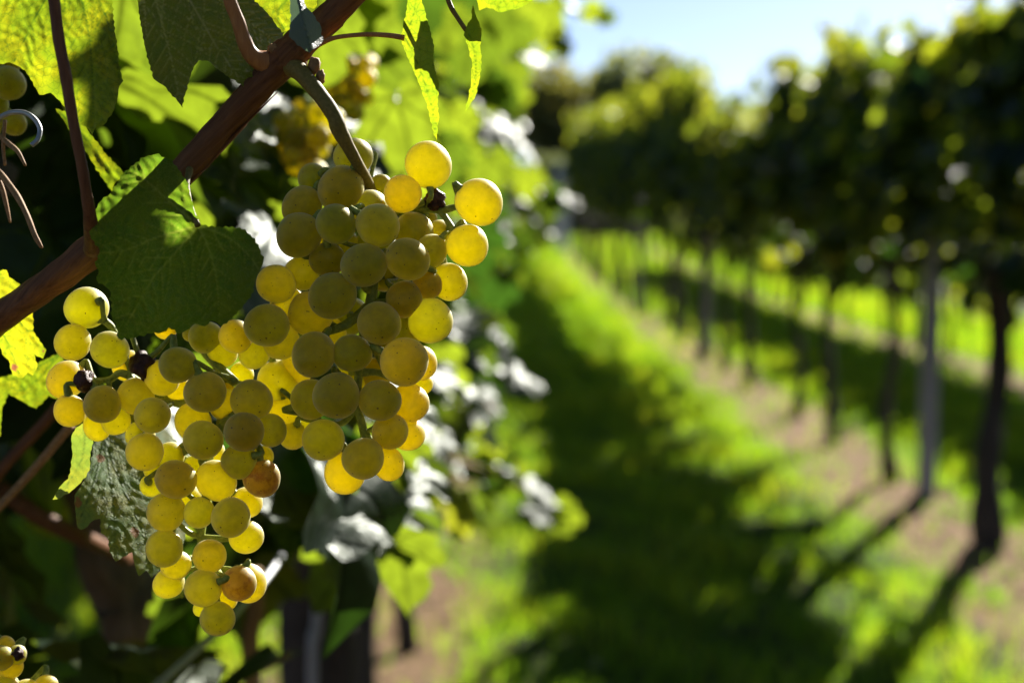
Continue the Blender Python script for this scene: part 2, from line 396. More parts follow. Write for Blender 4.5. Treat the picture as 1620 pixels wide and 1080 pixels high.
# ground: grass thatch between the rows, bare pinkish soil under the vines
ROWS = [-2.5, -0.28, 1.95, 4.2, 6.45]
def mat_ground():
    m, t, out = new_mat('ground')
    tc = N(t, 'ShaderNodeTexCoord'); sp = N(t, 'ShaderNodeSeparateXYZ'); L(t, tc.outputs['Object'], sp.inputs[0])
    # distance to the nearest row line, rows are 2.235 m apart
    a = N(t, 'ShaderNodeMath', operation='ADD', i_1=0.36 + 2.235 * 40.5); L(t, sp.outputs[0], a.inputs[0])
    mo = N(t, 'ShaderNodeMath', operation='MODULO', i_1=2.235); L(t, a.outputs[0], mo.inputs[0])
    sb = N(t, 'ShaderNodeMath', operation='SUBTRACT', i_1=1.1175); L(t, mo.outputs[0], sb.inputs[0])
    ab = N(t, 'ShaderNodeMath', operation='ABSOLUTE'); L(t, sb.outputs[0], ab.inputs[0])
    n1 = N(t, 'ShaderNodeTexNoise', i_Scale=3.0, i_Detail=6, i_Roughness=.7); L(t, tc.outputs['Object'], n1.inputs['Vector'])
    nm = N(t, 'ShaderNodeMath', operation='MULTIPLY_ADD', i_1=.35, i_2=-.175); L(t, n1.outputs[0], nm.inputs[0])
    ad = N(t, 'ShaderNodeMath', operation='ADD'); L(t, ab.outputs[0], ad.inputs[0]); L(t, nm.outputs[0], ad.inputs[1])
    ms = N(t, 'ShaderNodeMapRange', i_1=.26, i_2=.42); L(t, ad.outputs[0], ms.inputs[0])
    n2 = N(t, 'ShaderNodeTexNoise', i_Scale=26, i_Detail=8, i_Roughness=.72); L(t, tc.outputs['Object'], n2.inputs['Vector'])
    so_ = ramp(t, [(.28, (.11, .065, .034)), (.55, (.27, .165, .088)), (.75, (.42, .29, .18))]); L(t, n2.outputs[0], so_.inputs[0])
    gr = ramp(t, [(.3, (.015, .025, .006)), (.7, (.06, .08, .014))]); L(t, n2.outputs[0], gr.inputs[0])
    mx = N(t, 'ShaderNodeMix', data_type='RGBA'); L(t, ms.outputs[0], mx.inputs[0]); L(t, so_.outputs[0], mx.inputs[6]); L(t, gr.outputs[0], mx.inputs[7])
    b = N(t, 'ShaderNodeBsdfPrincipled', i_Roughness=.95); b.inputs['Specular IOR Level'].default_value = .15
    L(t, mx.outputs[2], b.inputs['Base Color'])
    bp = N(t, 'ShaderNodeBump', i_Strength=.9, i_Distance=.05); L(t, n2.outputs[0], bp.inputs['Height']); L(t, bp.outputs[0], b.inputs['Normal'])
    L(t, b.outputs[0], out.inputs[0])
    return m
MAT['ground'] = mat_ground()

# ------------------------------------------------------------------ ground and grass
xs = np.unique(np.concatenate([np.linspace(-300, -14, 20), np.arange(-14, 14, .12), np.linspace(14, 300, 20)]))
ys = np.unique(np.concatenate([np.linspace(-120, -2, 16), np.arange(-2, 14, .12), np.arange(14, 60, .5), np.linspace(60, 700, 40)]))
XX, YY = np.meshgrid(xs, ys)
ZZ = gz(XX, np.minimum(YY, 90))
near = (np.abs(XX) < 14) & (YY < 20)
ZZ = ZZ + np.where(near, .018 * np.sin(XX * 7.1 + np.sin(YY * 5)) * np.sin(YY * 6.3 + XX * 2), 0) + np.where(near, rng.normal(0, .007, XX.shape), 0)
V = np.stack([XX, YY, ZZ], -1).reshape(-1, 3)
nx, ny = len(xs), len(ys)
I = (np.arange(ny - 1)[:, None] * nx + np.arange(nx - 1)[None]).ravel()
F = np.stack([I, I + 1, I + nx + 1, I + nx], -1)
g = part('ground', mesh_np('ground', V, F, MAT['ground']))
tag(g, 'grassy ground with strips of bare soil under the vine rows', 'ground', kind='structure')

def blades(name, n, x0, x1, y0, y1, h, wd, sparse_rows=True, seed=3, mat=None):
    r = np.random.default_rng(seed)
    y = y0 * (y1 / y0) ** r.random(n) if y0 > 0 else r.uniform(y0, y1, n)
    x = r.uniform(x0, x1, n)
    # clumps
    cl = np.sin(x * 3.1 + np.sin(y * 2.3) * 1.4) * np.sin(y * 2.7 + np.sin(x * 4.1)) + .5 * np.sin(x * 9 + y * 7)
    dist = np.min(np.abs(x[:, None] - (np.array(ROWS) - .08)[None]) + np.array([0, .11, 0, 0, 0]), axis=1)
    keep = (dist > .33 + .17 * cl + r.normal(0, .06, n)) | (r.random(n) < .07)
    x, y, cl = x[keep], y[keep], cl[keep]
    n = len(x)
    s = np.clip(y / 7, .8, 4)
    hh = h * (1 + .35 * cl) * r.uniform(.5, 1.35, n) * np.sqrt(s)
    ww = wd * r.uniform(.6, 1.3, n) * s
    a = r.uniform(0, 6.28, n); b = r.uniform(0, 6.28, n); lean = r.uniform(.1, .8, n) * hh
    base = np.stack([x, y, gz(x, y) - .005], -1)
    du = np.stack([np.cos(a), np.sin(a), 0 * a], -1) * (ww / 2)[:, None]
    ln = np.stack([np.cos(b), np.sin(b), 0 * b], -1)
    mid = base + ln * (lean * .3)[:, None] + np.stack([0 * a, 0 * a, hh * .55], -1)
    tip = base + ln * lean[:, None] + np.stack([0 * a, 0 * a, hh * .92], -1)
    V = np.stack([base - du, base + du, mid - du * .8, mid + du * .8, tip], 1).reshape(-1, 3)
    k = np.arange(n) * 5
    F = np.concatenate([np.stack([k, k + 1, k + 3], -1), np.stack([k, k + 3, k + 2], -1), np.stack([k + 2, k + 3, k + 4], -1)])
    lr = np.repeat(np.clip(.35 + .25 * cl + r.normal(0, .22, n), 0, 1), 5)
    return part(name, mesh_np(name, V, F, mat or MAT['grassblade'], True, {'lr': ('FLOAT', lr)}))
gr = blades('grass', 330000, -3.6, 6.8, 2.6, 48, .085, .0065)
tag(gr, 'short sunlit grass growing in the lanes between the vine rows', 'grass', kind='stuff')
mb = MB()
for i in range(900):
    rw = random.choice([-.28, 1.95, 1.95, 4.2])
    y = 2.5 * (22 / 2.5) ** random.random(); x = rw + random.gauss(0, .22)
    s = random.uniform(.006, .02)
    g_ = rng.normal(size=(6, 3)); g_ /= np.linalg.norm(g_, axis=1)[:, None]
    v = np.array([(1, 0, 0), (-1, 0, 0), (0, 1, 0), (0, -1, 0), (0, 0, 1), (0, 0, -1)], float) * s + g_ * s * .35
    mb.add(v + np.array((x, y, float(gz(x, y)) + s * .4)), [(0, 2, 4), (2, 1, 4), (1, 3, 4), (3, 0, 4), (2, 0, 5), (1, 2, 5), (3, 1, 5), (0, 3, 5)])
MAT['clod'] = mat_simple('soil_clod', (.22, .14, .09), (.55, .41, .31), scale=40, rough=.95)
tag(mb.build('soil_clods', MAT['clod'], smooth=False), 'small pale clods scattered on the bare soil under the vines', 'soil', kind='stuff')

# ------------------------------------------------------------------ leaf templates and crowns
HALF = [(0.0, .03), (.08, -.13), (.22, -.22), (.36, -.15), (.46, -.02), (.57, .07), (.50, .19), (.63, .33), (.60, .46), (.44, .47), (.33, .54), (.35, .68), (.22, .82), (.09, .90), (0, 1.0)]
OUT = np.array(HALF + [(-x, y) for x, y in HALF[-2:0:-1]])
def leaf_template(seed):
    r = np.random.default_rng(seed)
    o = OUT + r.normal(0, .018, OUT.shape)
    c = np.array((0, .32))
    mid = c + (o - c) * .55
    P = np.vstack([c, mid, o])
    n = len(o)
    k1, k2, k3, ph = r.uniform(-.25, .35), r.uniform(-.05, .35), r.uniform(-.1, .28), r.random() * 6
    z = -k1 * P[:, 0] ** 2 * 1.6 - k2 * (P[:, 1] - .3) ** 2 + k3 * np.abs(P[:, 0])
    z += .05 * np.sin(np.arctan2(P[:, 1] - .32, P[:, 0]) * 5 + ph) * np.linalg.norm(P - c, axis=1) * 2
    V = np.column_stack([P, z]); V[:, 1] -= .1
    i = np.arange(n); j = (i + 1) % n
    F = np.concatenate([np.stack([0 * i, 1 + i, 1 + j], -1), np.stack([1 + i, 1 + n + i, 1 + n + j], -1), np.stack([1 + i, 1 + n + j, 1 + j], -1)])
    return V, F
TEMPL = [leaf_template(s) for s in range(8)]

def leaves_mesh(name, pos, nrm, size, lr, mat, origin=(0, 0, 0), droop=None, r=rng):
    """pos (n,3) leaf centres, nrm (n,3) leaf normals"""
    n = len(pos)
    pos = np.asarray(pos, float) - np.array(origin)
    nrm = np.asarray(nrm, float); nrm = nrm / (np.linalg.norm(nrm, axis=1)[:, None] + 1e-9)
    down = np.array((0, 0, -1.0)) + r.normal(0, .45, (n, 3)) if droop is None else droop
    ya = down - nrm * np.sum(down * nrm, 1)[:, None]; ya /= np.linalg.norm(ya, axis=1)[:, None] + 1e-9
    xa = np.cross(ya, nrm)
    VV, FF, LR, LP, base = [], [], [], [], 0
    tid = r.integers(0, len(TEMPL), n)
    for k, (tv, tf) in enumerate(TEMPL):
        q = np.where(tid == k)[0]
        if not len(q): continue
        s = np.asarray(size)[q][:, None, None]
        v = pos[q][:, None] + s * (tv[None, :, 0:1] * xa[q][:, None] + (tv[None, :, 1:2] - .25) * ya[q][:, None] + tv[None, :, 2:3] * nrm[q][:, None])
        VV.append(v.reshape(-1, 3))
        FF.append((tf[None] + (np.arange(len(q)) * len(tv))[:, None, None] + base).reshape(-1, 3))
        LR.append(np.repeat(np.asarray(lr)[q], len(tv)))
        LP.append(np.tile(tv, (len(q), 1)) + np.array((0, .1, 0)))
        base += len(q) * len(tv)
    return mesh_np(name, np.vstack(VV), np.vstack(FF), mat, True, {'lr': ('FLOAT', np.concatenate(LR)), 'lp': ('FLOAT_VECTOR', np.vstack(LP) * np.array((1, 1, 0)))})

def crown_points(r, n, hw, y0, y1, z0, z1, shoots=5, side=0.0):
    """leaf positions of one vine trained on wires: a wall of leaves with ragged top and hanging tips"""
    y = r.uniform(y0, y1, n)
    z = z0 + (z1 - z0) * r.beta(1.25, 1.05, n)
    lump = .74 + .38 * np.sin(y * 6.1 + z * 4 + r.random() * 6) * np.sin(z * 7.3 + r.random() * 6)
    edge = np.clip((z1 + .05 - z) / .35, .35, 1) * np.clip((z - z0 + .08) / .25, .5, 1)
    x = hw * np.sign(r.normal(side, 1, n)) * r.beta(2.2, 1.3, n) * lump * edge
    P = [np.stack([x, y, z], -1)]
    for k in range(shoots):
        yy, zz, L_ = r.uniform(y0, y1), z1 - .08, r.uniform(.1, .38)
        m = int(4 + L_ * 26)
        t = np.linspace(0, 1, m)
        P.append(np.stack([r.normal(0, .1) + r.normal(0, .1) * t + r.normal(0, .035, m), yy + r.normal(0, .12) * t + r.normal(0, .035, m), zz + L_ * t], -1))
    for k in range(shoots // 2 + 1):
        yy, L_ = r.uniform(y0, y1), r.uniform(.08, .25)
        m = int(3 + L_ * 22); t = np.linspace(0, 1, m)
        sx = r.choice([-1, 1]) * hw * .7
        P.append(np.stack([sx + r.normal(0, .04, m), yy + r.normal(0, .04, m), z0 + .03 - L_ * t], -1))
    P = np.vstack(P)
    nr = np.stack([np.sign(P[:, 0]) * .75, 0 * P[:, 0], .6 + 0 * P[:, 0]], -1) + r.normal(0, .55, P.shape)
    return P, nr

# ---- vines of the right-hand row and the rows further off: nine crowns, five trunks, reused
CROWN, TRUNK, CORDON = [], [], []
for k in range(9):
    r = np.random.default_rng(100 + k)
    P, nr = crown_points(r, 640, .34, -.82, .82, 1.20, 2.0, shoots=15)
    CROWN.append(leaves_mesh('crown', P, nr, r.uniform(.075, .13, len(P)), np.clip(r.normal(.52, .36, len(P)) + .45 * np.clip((P[:, 2] - 1.7) / .4, 0, 1), 0, 1), MAT['fol'], r=r))  # top leaves coloured lighter, as young growth and to boost the sunlit tops
def trunk_path(r, h=1.12, lean=.026):
    return [(r.normal(0, .008), r.normal(0, .008), -.04), (r.normal(0, lean * .4), r.normal(0, lean * .5), h * .3), (r.normal(0, lean * .6), r.normal(0, lean), h * .65), (r.normal(0, .03), r.normal(0, lean), h)]
for k in range(5):
    r = np.random.default_rng(200 + k)
    p = trunk_path(r)
    b = MB().tube(p, [.036, .026, .023, .027], seg=12, n=9, bump=.16)
    TRUNK.append(mesh_np('trunk', np.vstack(b.v), np.vstack(b.f), MAT['trunk']))
    e = p[-1]
    b = MB().tube([(e[0], e[1] - .6, 1.2), (e[0] + .02, e[1] - .3, 1.17), (e[0], e[1], 1.09), (e[0] - .02, e[1] + .3, 1.17), (e[0], e[1] + .6, 1.19)], [.008, .013, .02, .013, .008], seg=8, n=5, bump=.12)
    CORDON.append(mesh_np('cordon', np.vstack(b.v), np.vstack(b.f), MAT['trunk']))

def vine(x, y, k, label, group, thick=1.0, tall=1.0, low=False):
    root = empty('grapevine', (x, y, float(gz(x, y))), 0)
    tag(root, label, 'grapevine', group)
    t = part('trunk', TRUNK[k % 5], root); t.scale = (thick, thick, 1)
    part('cordon', CORDON[k % 5], root)
    c = part('crown', CROWN[k % 9], root)
    c.rotation_euler = (0, 0, (math.pi if (k // 9) % 2 else 0))
    c.scale = (1, 1, tall)
    if low: c.scale = (1.1, 1, 1.45); c.location = (0, 0, -1.0)
    return root

ORD = ['nearest', 'second', 'third', 'fourth', 'fifth', 'sixth', 'seventh']
ys_r = [5.57, 6.96, 8.24, 9.29, 10.8, 12.1, 13.3]
lab_r = ['nearest vine of the right-hand row with a thick black trunk flaring at its foot',
         'vine with a slim dark trunk just left of the pale grey post',
         'dark-trunked vine third along the right row, standing clear on bare soil',
         'fourth vine of the right row, slim trunk left of the clear-standing third one',
         'fifth vine of the right row with a stubby dark trunk foot',
         'sixth vine of the right row, blurred, close by the second post',
         'seventh vine of the right row, just beyond the second post']
G_R = 'vines of the right-hand row'
for i, y in enumerate(ys_r):
    vine(1.95 + random.gauss(0, .02), y, i, lab_r[i], G_R, thick=[1.9, 1.15, 1.2, 1.1, 1.25, 1.2, 1.2][i], tall=[1.03, .98, 1.0, 1.06, .97, 1.0, 1.06][i])
y, i = 14.5, 7
while y < 36:
    vine(1.95 + random.gauss(0, .03), y, i, 'blurred vine far down the right-hand row under its lime-lit top', G_R, thick=1.3, tall=1.1 + .012 * min(y, 30) * random.uniform(.6, 1.1))
    y += 1.2; i += 1
y, i = -4.0, 3
while y < 4.8:
    vine(1.95, y, i, 'vine of the right-hand row outside the picture, before the nearest one in view', G_R); y += 1.2; i += 1
y, i = -1.0, 6
while y > -5:
    vine(-.45, y, i, 'vine of the left-hand row behind the place the picture is taken from', 'vines of the left-hand row'); y -= 1.2; i += 1
y, i = 5.5, 2
while y < 30:
    vine(4.2 + random.gauss(0, .03), y, i, 'vine of the row behind the right-hand one, seen through its gaps', 'vines of the row behind the right-hand row', low=True)
    y += 1.25; i += 1
y, i = 2.6, 5
while y < 14:
    vine(-2.5, y, i, 'vine of the next row to the left, dim behind the hanging grapes', 'vines of the next row to the left')
    y += 1.2; i += 1

# posts
def post(x, y, h, wd, label, lean=0, mat='post'):
    z = float(gz(x, y))
    bm = bmesh.new()
    bmesh.ops.create_cube(bm, size=1)
    for v in bm.verts:
        top = v.co.z > 0
        v.co = Vector((v.co.x * wd + (lean if top else 0), v.co.y * wd, h if top else -.1))
    bmesh.ops.bevel(bm, geom=list(bm.edges), offset=wd * .14, segments=2, affect='EDGES')
    me = bpy.data.meshes.new('post_shaft'); bm.to_mesh(me); bm.free(); me.materials.append(MAT[mat])
    root = empty('vineyard_post', (x, y, z)); tag(root, label, 'post', 'trellis posts of the right-hand row')
    part('shaft', me, root)
    b = MB()
    for zz in (.95, 1.35, 1.75):
        b.tube([(-wd * .62, -wd * .3, zz), (-wd * .75, 0, zz + .004), (-wd * .62, wd * .3, zz)], .004, seg=6, n=3)
    me2 = mesh_np('wire_clip', np.vstack(b.v), np.vstack(b.f), MAT['steel'])
    part('wire_clip', me2, root)
    return root
post(2.02, 6.57, 1.95, .075, 'pale grey square post between the two nearest trunks of the right row')
post(1.93, 12.9, 2.0, .07, 'second post of the right row, grey and blurred, on bare soil')
post(1.93, 19.2, 2.0, .07, 'third post of the right row, faint between far trunks')
post(1.70, 36.9, 2.3, .34, 'stout pale end post where the right row meets the end of the lane', mat='pale_post')

# hedge and trees at the end of the lane
def tree(name, x, y, h, lumps, n, mat, label, cat, leaf=.3, seed=0, group=None, trunk_h=None):
    r = np.random.default_rng(seed)
    z0 = float(gz(x, min(y, 90)))
    root = empty(name, (x, y, z0)); tag(root, label, cat, group)
    th = trunk_h or h * .4
    b = MB().tube([(0, 0, -.2), (.1, .05, th * .5), (-.05, .1, th), (.1, 0, h * .75)], [h * .035, h * .026, h * .02, h * .006], seg=10, n=5, bump=.12)
    for k in range(5):
        a = k * 1.3; b.tube([(0, 0, th * (.6 + .1 * k)), (math.cos(a) * h * .1, math.sin(a) * h * .1, th * .8 + h * .08 * k / 2), (math.cos(a) * h * .22, math.sin(a) * h * .22, th + h * .09 * k)], [h * .012, h * .008, h * .003], seg=6, n=4)
    part('trunk', mesh_np('trunk', np.vstack(b.v), np.vstack(b.f), MAT['trunk']), root)
    P = []
    for (cx, cy, cz, rx, ry, rz_) in lumps:
        m = int(n * rx * rz_ / sum(l[3] * l[5] for l in lumps))
        d = r.normal(size=(m, 3)); d /= np.linalg.norm(d, axis=1)[:, None]
        rad = r.random(m) ** .45 * (1 + .25 * np.sin(d[:, 0] * 5 + d[:, 2] * 6 + cx) * np.sin(d[:, 1] * 4 + d[:, 2] * 5))
        P.append(np.array((cx, cy, cz)) + d * rad[:, None] * np.array((rx, ry, rz_)))
    P = np.vstack(P)
    nr = r.normal(size=P.shape) + np.array((0, 0, .5))
    part('crown', leaves_mesh('crown', P, nr, r.uniform(.7, 1.3, len(P)) * leaf, np.clip(r.normal(.45, .25, len(P)), 0, 1), mat, r=r), root)
    return root
def px_x(px, y): return (px - 785) / FPX * y
tree('broadleaf_tree', px_x(1010, 58), 58, 7.6, [(0, 0, 5.0, 2.3, 2.2, 1.7), (-1.6, 0, 4.2, 1.7, 1.6, 1.3), (1.5, 0, 4.5, 1.4, 1.6, 1.5), (-.2, 0, 3.4, 2.6, 2, 1.6)], 2600, MAT['folfar'], 'dark olive round-topped tree beyond the end of the lane', 'tree', .34, 1)
tree('broadleaf_tree', px_x(872, 54), 54, 6.5, [(0, 0, 4.6, 1.5, 1.5, 1.4), (-.6, 0, 3.6, 1.7, 1.6, 1.6), (.5, 0, 2.9, 1.6, 1.6, 1.4)], 1500, MAT['folfar2'], 'paler olive tree left of the round-topped one, above the lane end', 'tree', .3, 2)
tree('broadleaf_tree', px_x(770, 60), 60, 9.5, [(0, 0, 6.5, 2.0, 2, 2.4), (.4, 0, 4, 2.4, 2, 2)], 1800, MAT['folfar'], 'dark tree behind the far end of the left row', 'tree', .34, 3)
hd = empty('hedge', (px_x(835, 47), 47, float(gz(0, 47)))); tag(hd, 'dark clipped hedge closing off the far end of the lane', 'hedge')
r = np.random.default_rng(5)
P = np.stack([r.uniform(-4.5, 5, 5200), r.uniform(-.5, .5, 5200), r.beta(1.1, 1.2, 5200) * 2.3], -1)
P[:, 2] *= 1 + .12 * np.sin(P[:, 0] * 2.3)
part('foliage', leaves_mesh('foliage', P, r.normal(size=P.shape) + np.array((0, -.6, .5)), r.uniform(.14, .26, len(P)), np.clip(r.normal(.3, .2, len(P)), 0, 1), MAT['folfar'], r=r), hd)
b = MB()
for k in range(14):
    xx = -4.4 + k * .7; b.tube([(xx, 0, -.05), (xx + .05, .05, .8), (xx - .05, 0, 1.8)], [.05, .035, .01], seg=7, n=4)
part('stems', mesh_np('stems', np.vstack(b.v), np.vstack(b.f), MAT['trunk']), hd)

# ------------------------------------------------------------------ left row
def shades_front(p, m=70):
    """would a leaf here throw its shadow on the hanging bunches and the leaves round them?"""
    d = (Vector(p) - CAM).dot(FWD)
    t = (d - .48) / SUN.dot(FWD)
    if t < 0: return False
    x, y, _ = proj(Vector(p) - SUN * t)
    if -160 < x < 800 + m and -160 < y < 1080 + m: return True
    t = (d - .86) / SUN.dot(FWD)
    x, y, _ = proj(Vector(p) - SUN * t)
    return t > .08 and 400 < x < 640 and 70 < y < 300
def in_lens(p, dmin=.62):
    x, y, d = proj(p)
    return d < dmin and d > -.3 and abs(x - 810) < 1100 + 100 / max(d, .05) and abs(y - 540) < 900

HALFV = lambda p: (Vector(CAM - p).normalized() + SUN).normalized()
close = []   # (px, py, d, size, kind)
close += [(420, 228, .82, .055, 'w'), (375, 285, .80, .06, 'w'), (430, 155, .95, .05, 'w'), (190, 190, .74, .04, 'w'), (200, 225, .78, .03, 'w'),
          (495, 800, .80, .075, 'w'), (465, 705, .78, .06, 'w'), (645, 650, .95, .055, 'w'), (660, 750, 1.0, .05, 'w'), (620, 720, 1.0, .05, 'y'), (545, 830, .85, .05, 'd'), (690, 690, 1.2, .04, 'w'), (600, 780, .95, .05, 'w'), (600, 830, 1.0, .06, 'w'), (700, 600, 1.3, .05, 'w'),
          (590, 290, 1.0, .04, 'w'), (430, 370, .75, .05, 'w'), (560, 200, 1.1, .05, 'w'), (630, 165, 1.2, .06, 'w'), (250, 645, .72, .05, 'w')]
close += [(636, 893, 1.0, .055, 'y'), (535, 910, 1.0, .05, 'y'), (460, 848, .9, .025, 'y'), (495, 760, .83, .05, 'y'), (300, 340, .8, .05, 'y'), (210, 110, .8, .04, 'y'), (345, 215, .85, .045, 'y'), (265, 60, .9, .05, 'y'), (455, 260, .95, .045, 'y'), (410, 330, .9, .045, 'y'), (620, 330, 1.2, .05, 'y'), (720, 200, 1.5, .05, 'y'), (660, 300, 1.4, .045, 'y'), (730, 330, 1.8, .06, 'y'), (810, 120, 2.1, .06, 'y'), (700, 40, 1.4, .05, 'y'), (560, 20, 1.1, .05, 'y'), (130, 560, .72, .045, 'y'), (250, 235, .85, .035, 'y'),
          (330, 300, .85, .05, 'y'), (745, 90, 1.5, .055, 'y'), (800, 50, 1.9, .07, 'y'), (700, 250, 1.3, .05, 'y'), (770, 270, 1.7, .06, 'y'), (600, 50, 1.1, .05, 'y'), (600, 120, 1.1, .045, 'y'), (850, 30, 2.1, .07, 'y'), (780, 150, 1.9, .05, 'y'), (620, 100, 1.3, .04, 'y'),
          (640, 200, 1.0, .06, 'y'), (470, 330, .82, .05, 'y'), (190, 30, .7, .05, 'y'), (500, 60, .9, .06, 'y'), (280, 985, .9, .04, 'y'), (330, 560, .7, .05, 'y')]
close += [(230, 70, .8, .06, 'd'), (300, 200, .85, .06, 'd'), (180, 300, .76, .10, 'd'), (400, 280, .92, .13, 'd'), (120, 270, .8, .08, 'd'), (430, 420, .85, .10, 'd'), (540, 330, 1.2, .12, 'd'), (130, 480, .72, .11, 'd'), (60, 600, .75, .10, 'd'),
          (620, 250, 1.6, .12, 'd'), (470, 820, 1.0, .11, 'd'), (560, 800, 1.1, .10, 'd'), (330, 420, .9, .14, 'd'), (230, 560, .85, .11, 'd'), (640, 380, 1.6, .12, 'd'), (560, 480, 1.1, .14, 'd'), (400, 620, .9, .13, 'd'), (170, 640, .8, .08, 'd'),
          (330, 950, .9, .08, 'd'), (60, 60, .8, .1, 'd'), (150, 420, .78, .1, 'd'), (280, 140, .95, .14, 'd'), (200, 160, .95, .12, 'd'), (340, 40, .95, .14, 'd'), (480, 20, 1.1, .12, 'd')]
TARGETS = [at(px, py, d) for px, py, d, s_, kd in close if kd != 'd'] + [at(*q) for q in ((165, 430, .455), (200, 780, .5), (110, 600, .478), (300, 700, .478), (250, 850, .478), (390, 800, .478), (720, 450, .482), (640, 700, .482), (140, 490, .478), (480, 190, .83), (510, 230, .83), (555, 120, .98), (240, 215, .95), (40, 500, .505), (60, 610, .54), (150, 245, .515))]
TG = np.array([tuple(q) for q in TARGETS])
def blocks(p, rad=.05):
    v = np.array(tuple(p)) - TG; t = v @ np.array(tuple(SUN))
    return bool(np.any((t > .045) & (np.linalg.norm(v - t[:, None] * np.array(tuple(SUN)), axis=1) < rad)))
close = [c for c in close if c[4] != 'd' or not blocks(at(*c[:3]), .055)]

def face_x(y):  # right-hand face of the left row, ragged
    return np.minimum(.10, -.16 + .10 * y)
OUTREACH = {0: [([(640, 560, 1.9), (700, 590, 2.0), (745, 610, 2.1), (780, 650, 2.15)], [(735, 520, 2.1, .05, 'w'), (760, 565, 2.1, .05, 'y'), (738, 590, 2.1, .05, 'w'), (765, 620, 2.1, .045, 'w'), (728, 640, 2.1, .055, 'w'), (780, 648, 2.15, .035, 'w'), (750, 545, 2.2, .05, 'y'), (720, 560, 2.1, .06, 'd'), (715, 690, 2.0, .06, 'd'), (785, 690, 2.1, .04, 'y'), (745, 670, 2.1, .05, 'y')]),
               ([(690, 720, 1.9), (760, 740, 2.0), (830, 775, 2.1), (890, 815, 2.15)], [(800, 735, 2.05, .04, 'w'), (815, 755, 2.1, .04, 'y'), (842, 768, 2.1, .055, 'w'), (868, 800, 2.1, .05, 'w'), (898, 805, 2.1, .04, 'y'), (885, 840, 2.1, .035, 'y'), (845, 815, 2.1, .045, 'd'), (790, 760, 2.05, .05, 'd'), (770, 720, 2.05, .05, 'y'), (858, 780, 2.1, .04, 'w'), (905, 820, 2.15, .03, 'y')])],
            1: [([(700, 280, 2.6), (780, 285, 2.7), (850, 295, 2.8), (915, 322, 2.8)], [(800, 275, 2.7, .05, 'w'), (835, 290, 2.7, .06, 'y'), (855, 300, 2.8, .04, 'w'), (880, 310, 2.8, .06, 'y'), (903, 318, 2.8, .05, 'w'), (870, 325, 2.8, .05, 'y'), (820, 310, 2.8, .05, 'd')]),
                ([(700, 400, 2.9), (760, 430, 3.0), (825, 450, 3.0)], [(775, 455, 3.0, .055, 'y'), (800, 450, 3.0, .055, 'y'), (818, 440, 3.0, .045, 'y'), (745, 440, 3.0, .06, 'd')]),
                ([(760, -40, 2.8), (850, 0, 2.9), (950, 30, 3.0)], [(870, 20, 2.9, .07, 'y'), (905, 10, 3, .05, 'w'), (940, 20, 3.0, .06, 'y'), (960, 28, 3.0, .04, 'y'), (880, 70, 2.9, .06, 'y'), (850, 95, 2.9, .06, 'w'), (895, 85, 2.9, .04, 'd'), (860, 50, 2.9, .06, 'w')])]}
def left_vine(y, k, n, label, near_v=False):
    x = -.28
    root = empty('grapevine', (x, y, 0 + float(gz(x, y))))
    tag(root, label, 'grapevine', 'vines of the left-hand row')
    r = np.random.default_rng(300 + k)
    P, nr = crown_points(r, n, .34, -.66, .66, .92, 2.05, shoots=6, side=.25)
    keep = np.ones(len(P), bool)
    if near_v:
        for i, p in enumerate(P):
            q = (p[0] + x, p[1] + y, p[2])
            if q[0] > face_x(q[1]) + r.normal(0, .03) or in_lens(q, .72) or shades_front(q) or blocks(q): keep[i] = False
            else:
                qx, qy, qd = proj(q)
                if 420 < qx < 900 and qy > 820: keep[i] = False
    P, nr = P[keep], nr[keep]
    lrv = np.clip(r.normal(.2 if k < 3 else .33, .26, len(P)), 0, 1); szv = r.uniform(.05, .09, len(P)) if k < 2 else r.uniform(.07, .125, len(P))
    for path, lvs in OUTREACH.get(k, ()):
        MB().tube([at(*q) for q in path], .0024, seg=7, n=5, bump=.05).build('shoot', MAT['shoot'], root)
        for (px, py, d, s_, kd) in lvs:
            p = at(px, py, d); j = Vector(r.normal(0, .16, 3))
            nv = HALFV(p) + j * .6 if kd == 'w' else SUN * .8 + (p - CAM).normalized() * .5 + j * 2 if kd == 'y' else Vector((.75, -.45, -.1)) + j * 3
            P = np.vstack([P, np.array(p) - np.array(root.location)]); nr = np.vstack([nr, np.array(nv)])
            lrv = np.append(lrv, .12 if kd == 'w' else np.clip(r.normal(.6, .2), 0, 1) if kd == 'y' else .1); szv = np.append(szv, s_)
    part('crown', leaves_mesh('crown', P, nr, szv, lrv, MAT['fol'], r=r), root)
    return root
for k in range(4):
    y = [1.92, 3.15, 4.25, 5.35][k]
    root = left_vine(y, k, [1000, 950, 640, 640][k], ['thick dark-trunked vine low behind the hanging grapes with a grey stake beside it',
                                 'vine of the left row whose leaves glow behind the free-hanging berries',
                                 'vine of the left row with pale glinting leaves low beside the bunch',
                                 'vine of the left row standing fourth behind the grapes'][k], near_v=k < 3)
    t = part('trunk', TRUNK[k], root); t.scale = ([2.2, 1.1, 1, 1][k],) * 2 + (1,)
    part('cordon', CORDON[k], root)
y, i = 6.5, 4
while y < 44:
    vine(-.28 + random.gauss(0, .02), y, i, 'vine far along the left-hand row, hidden among overlapping leaves', 'vines of the left-hand row', tall=1 + .006 * y); y += 1.2; i += 1

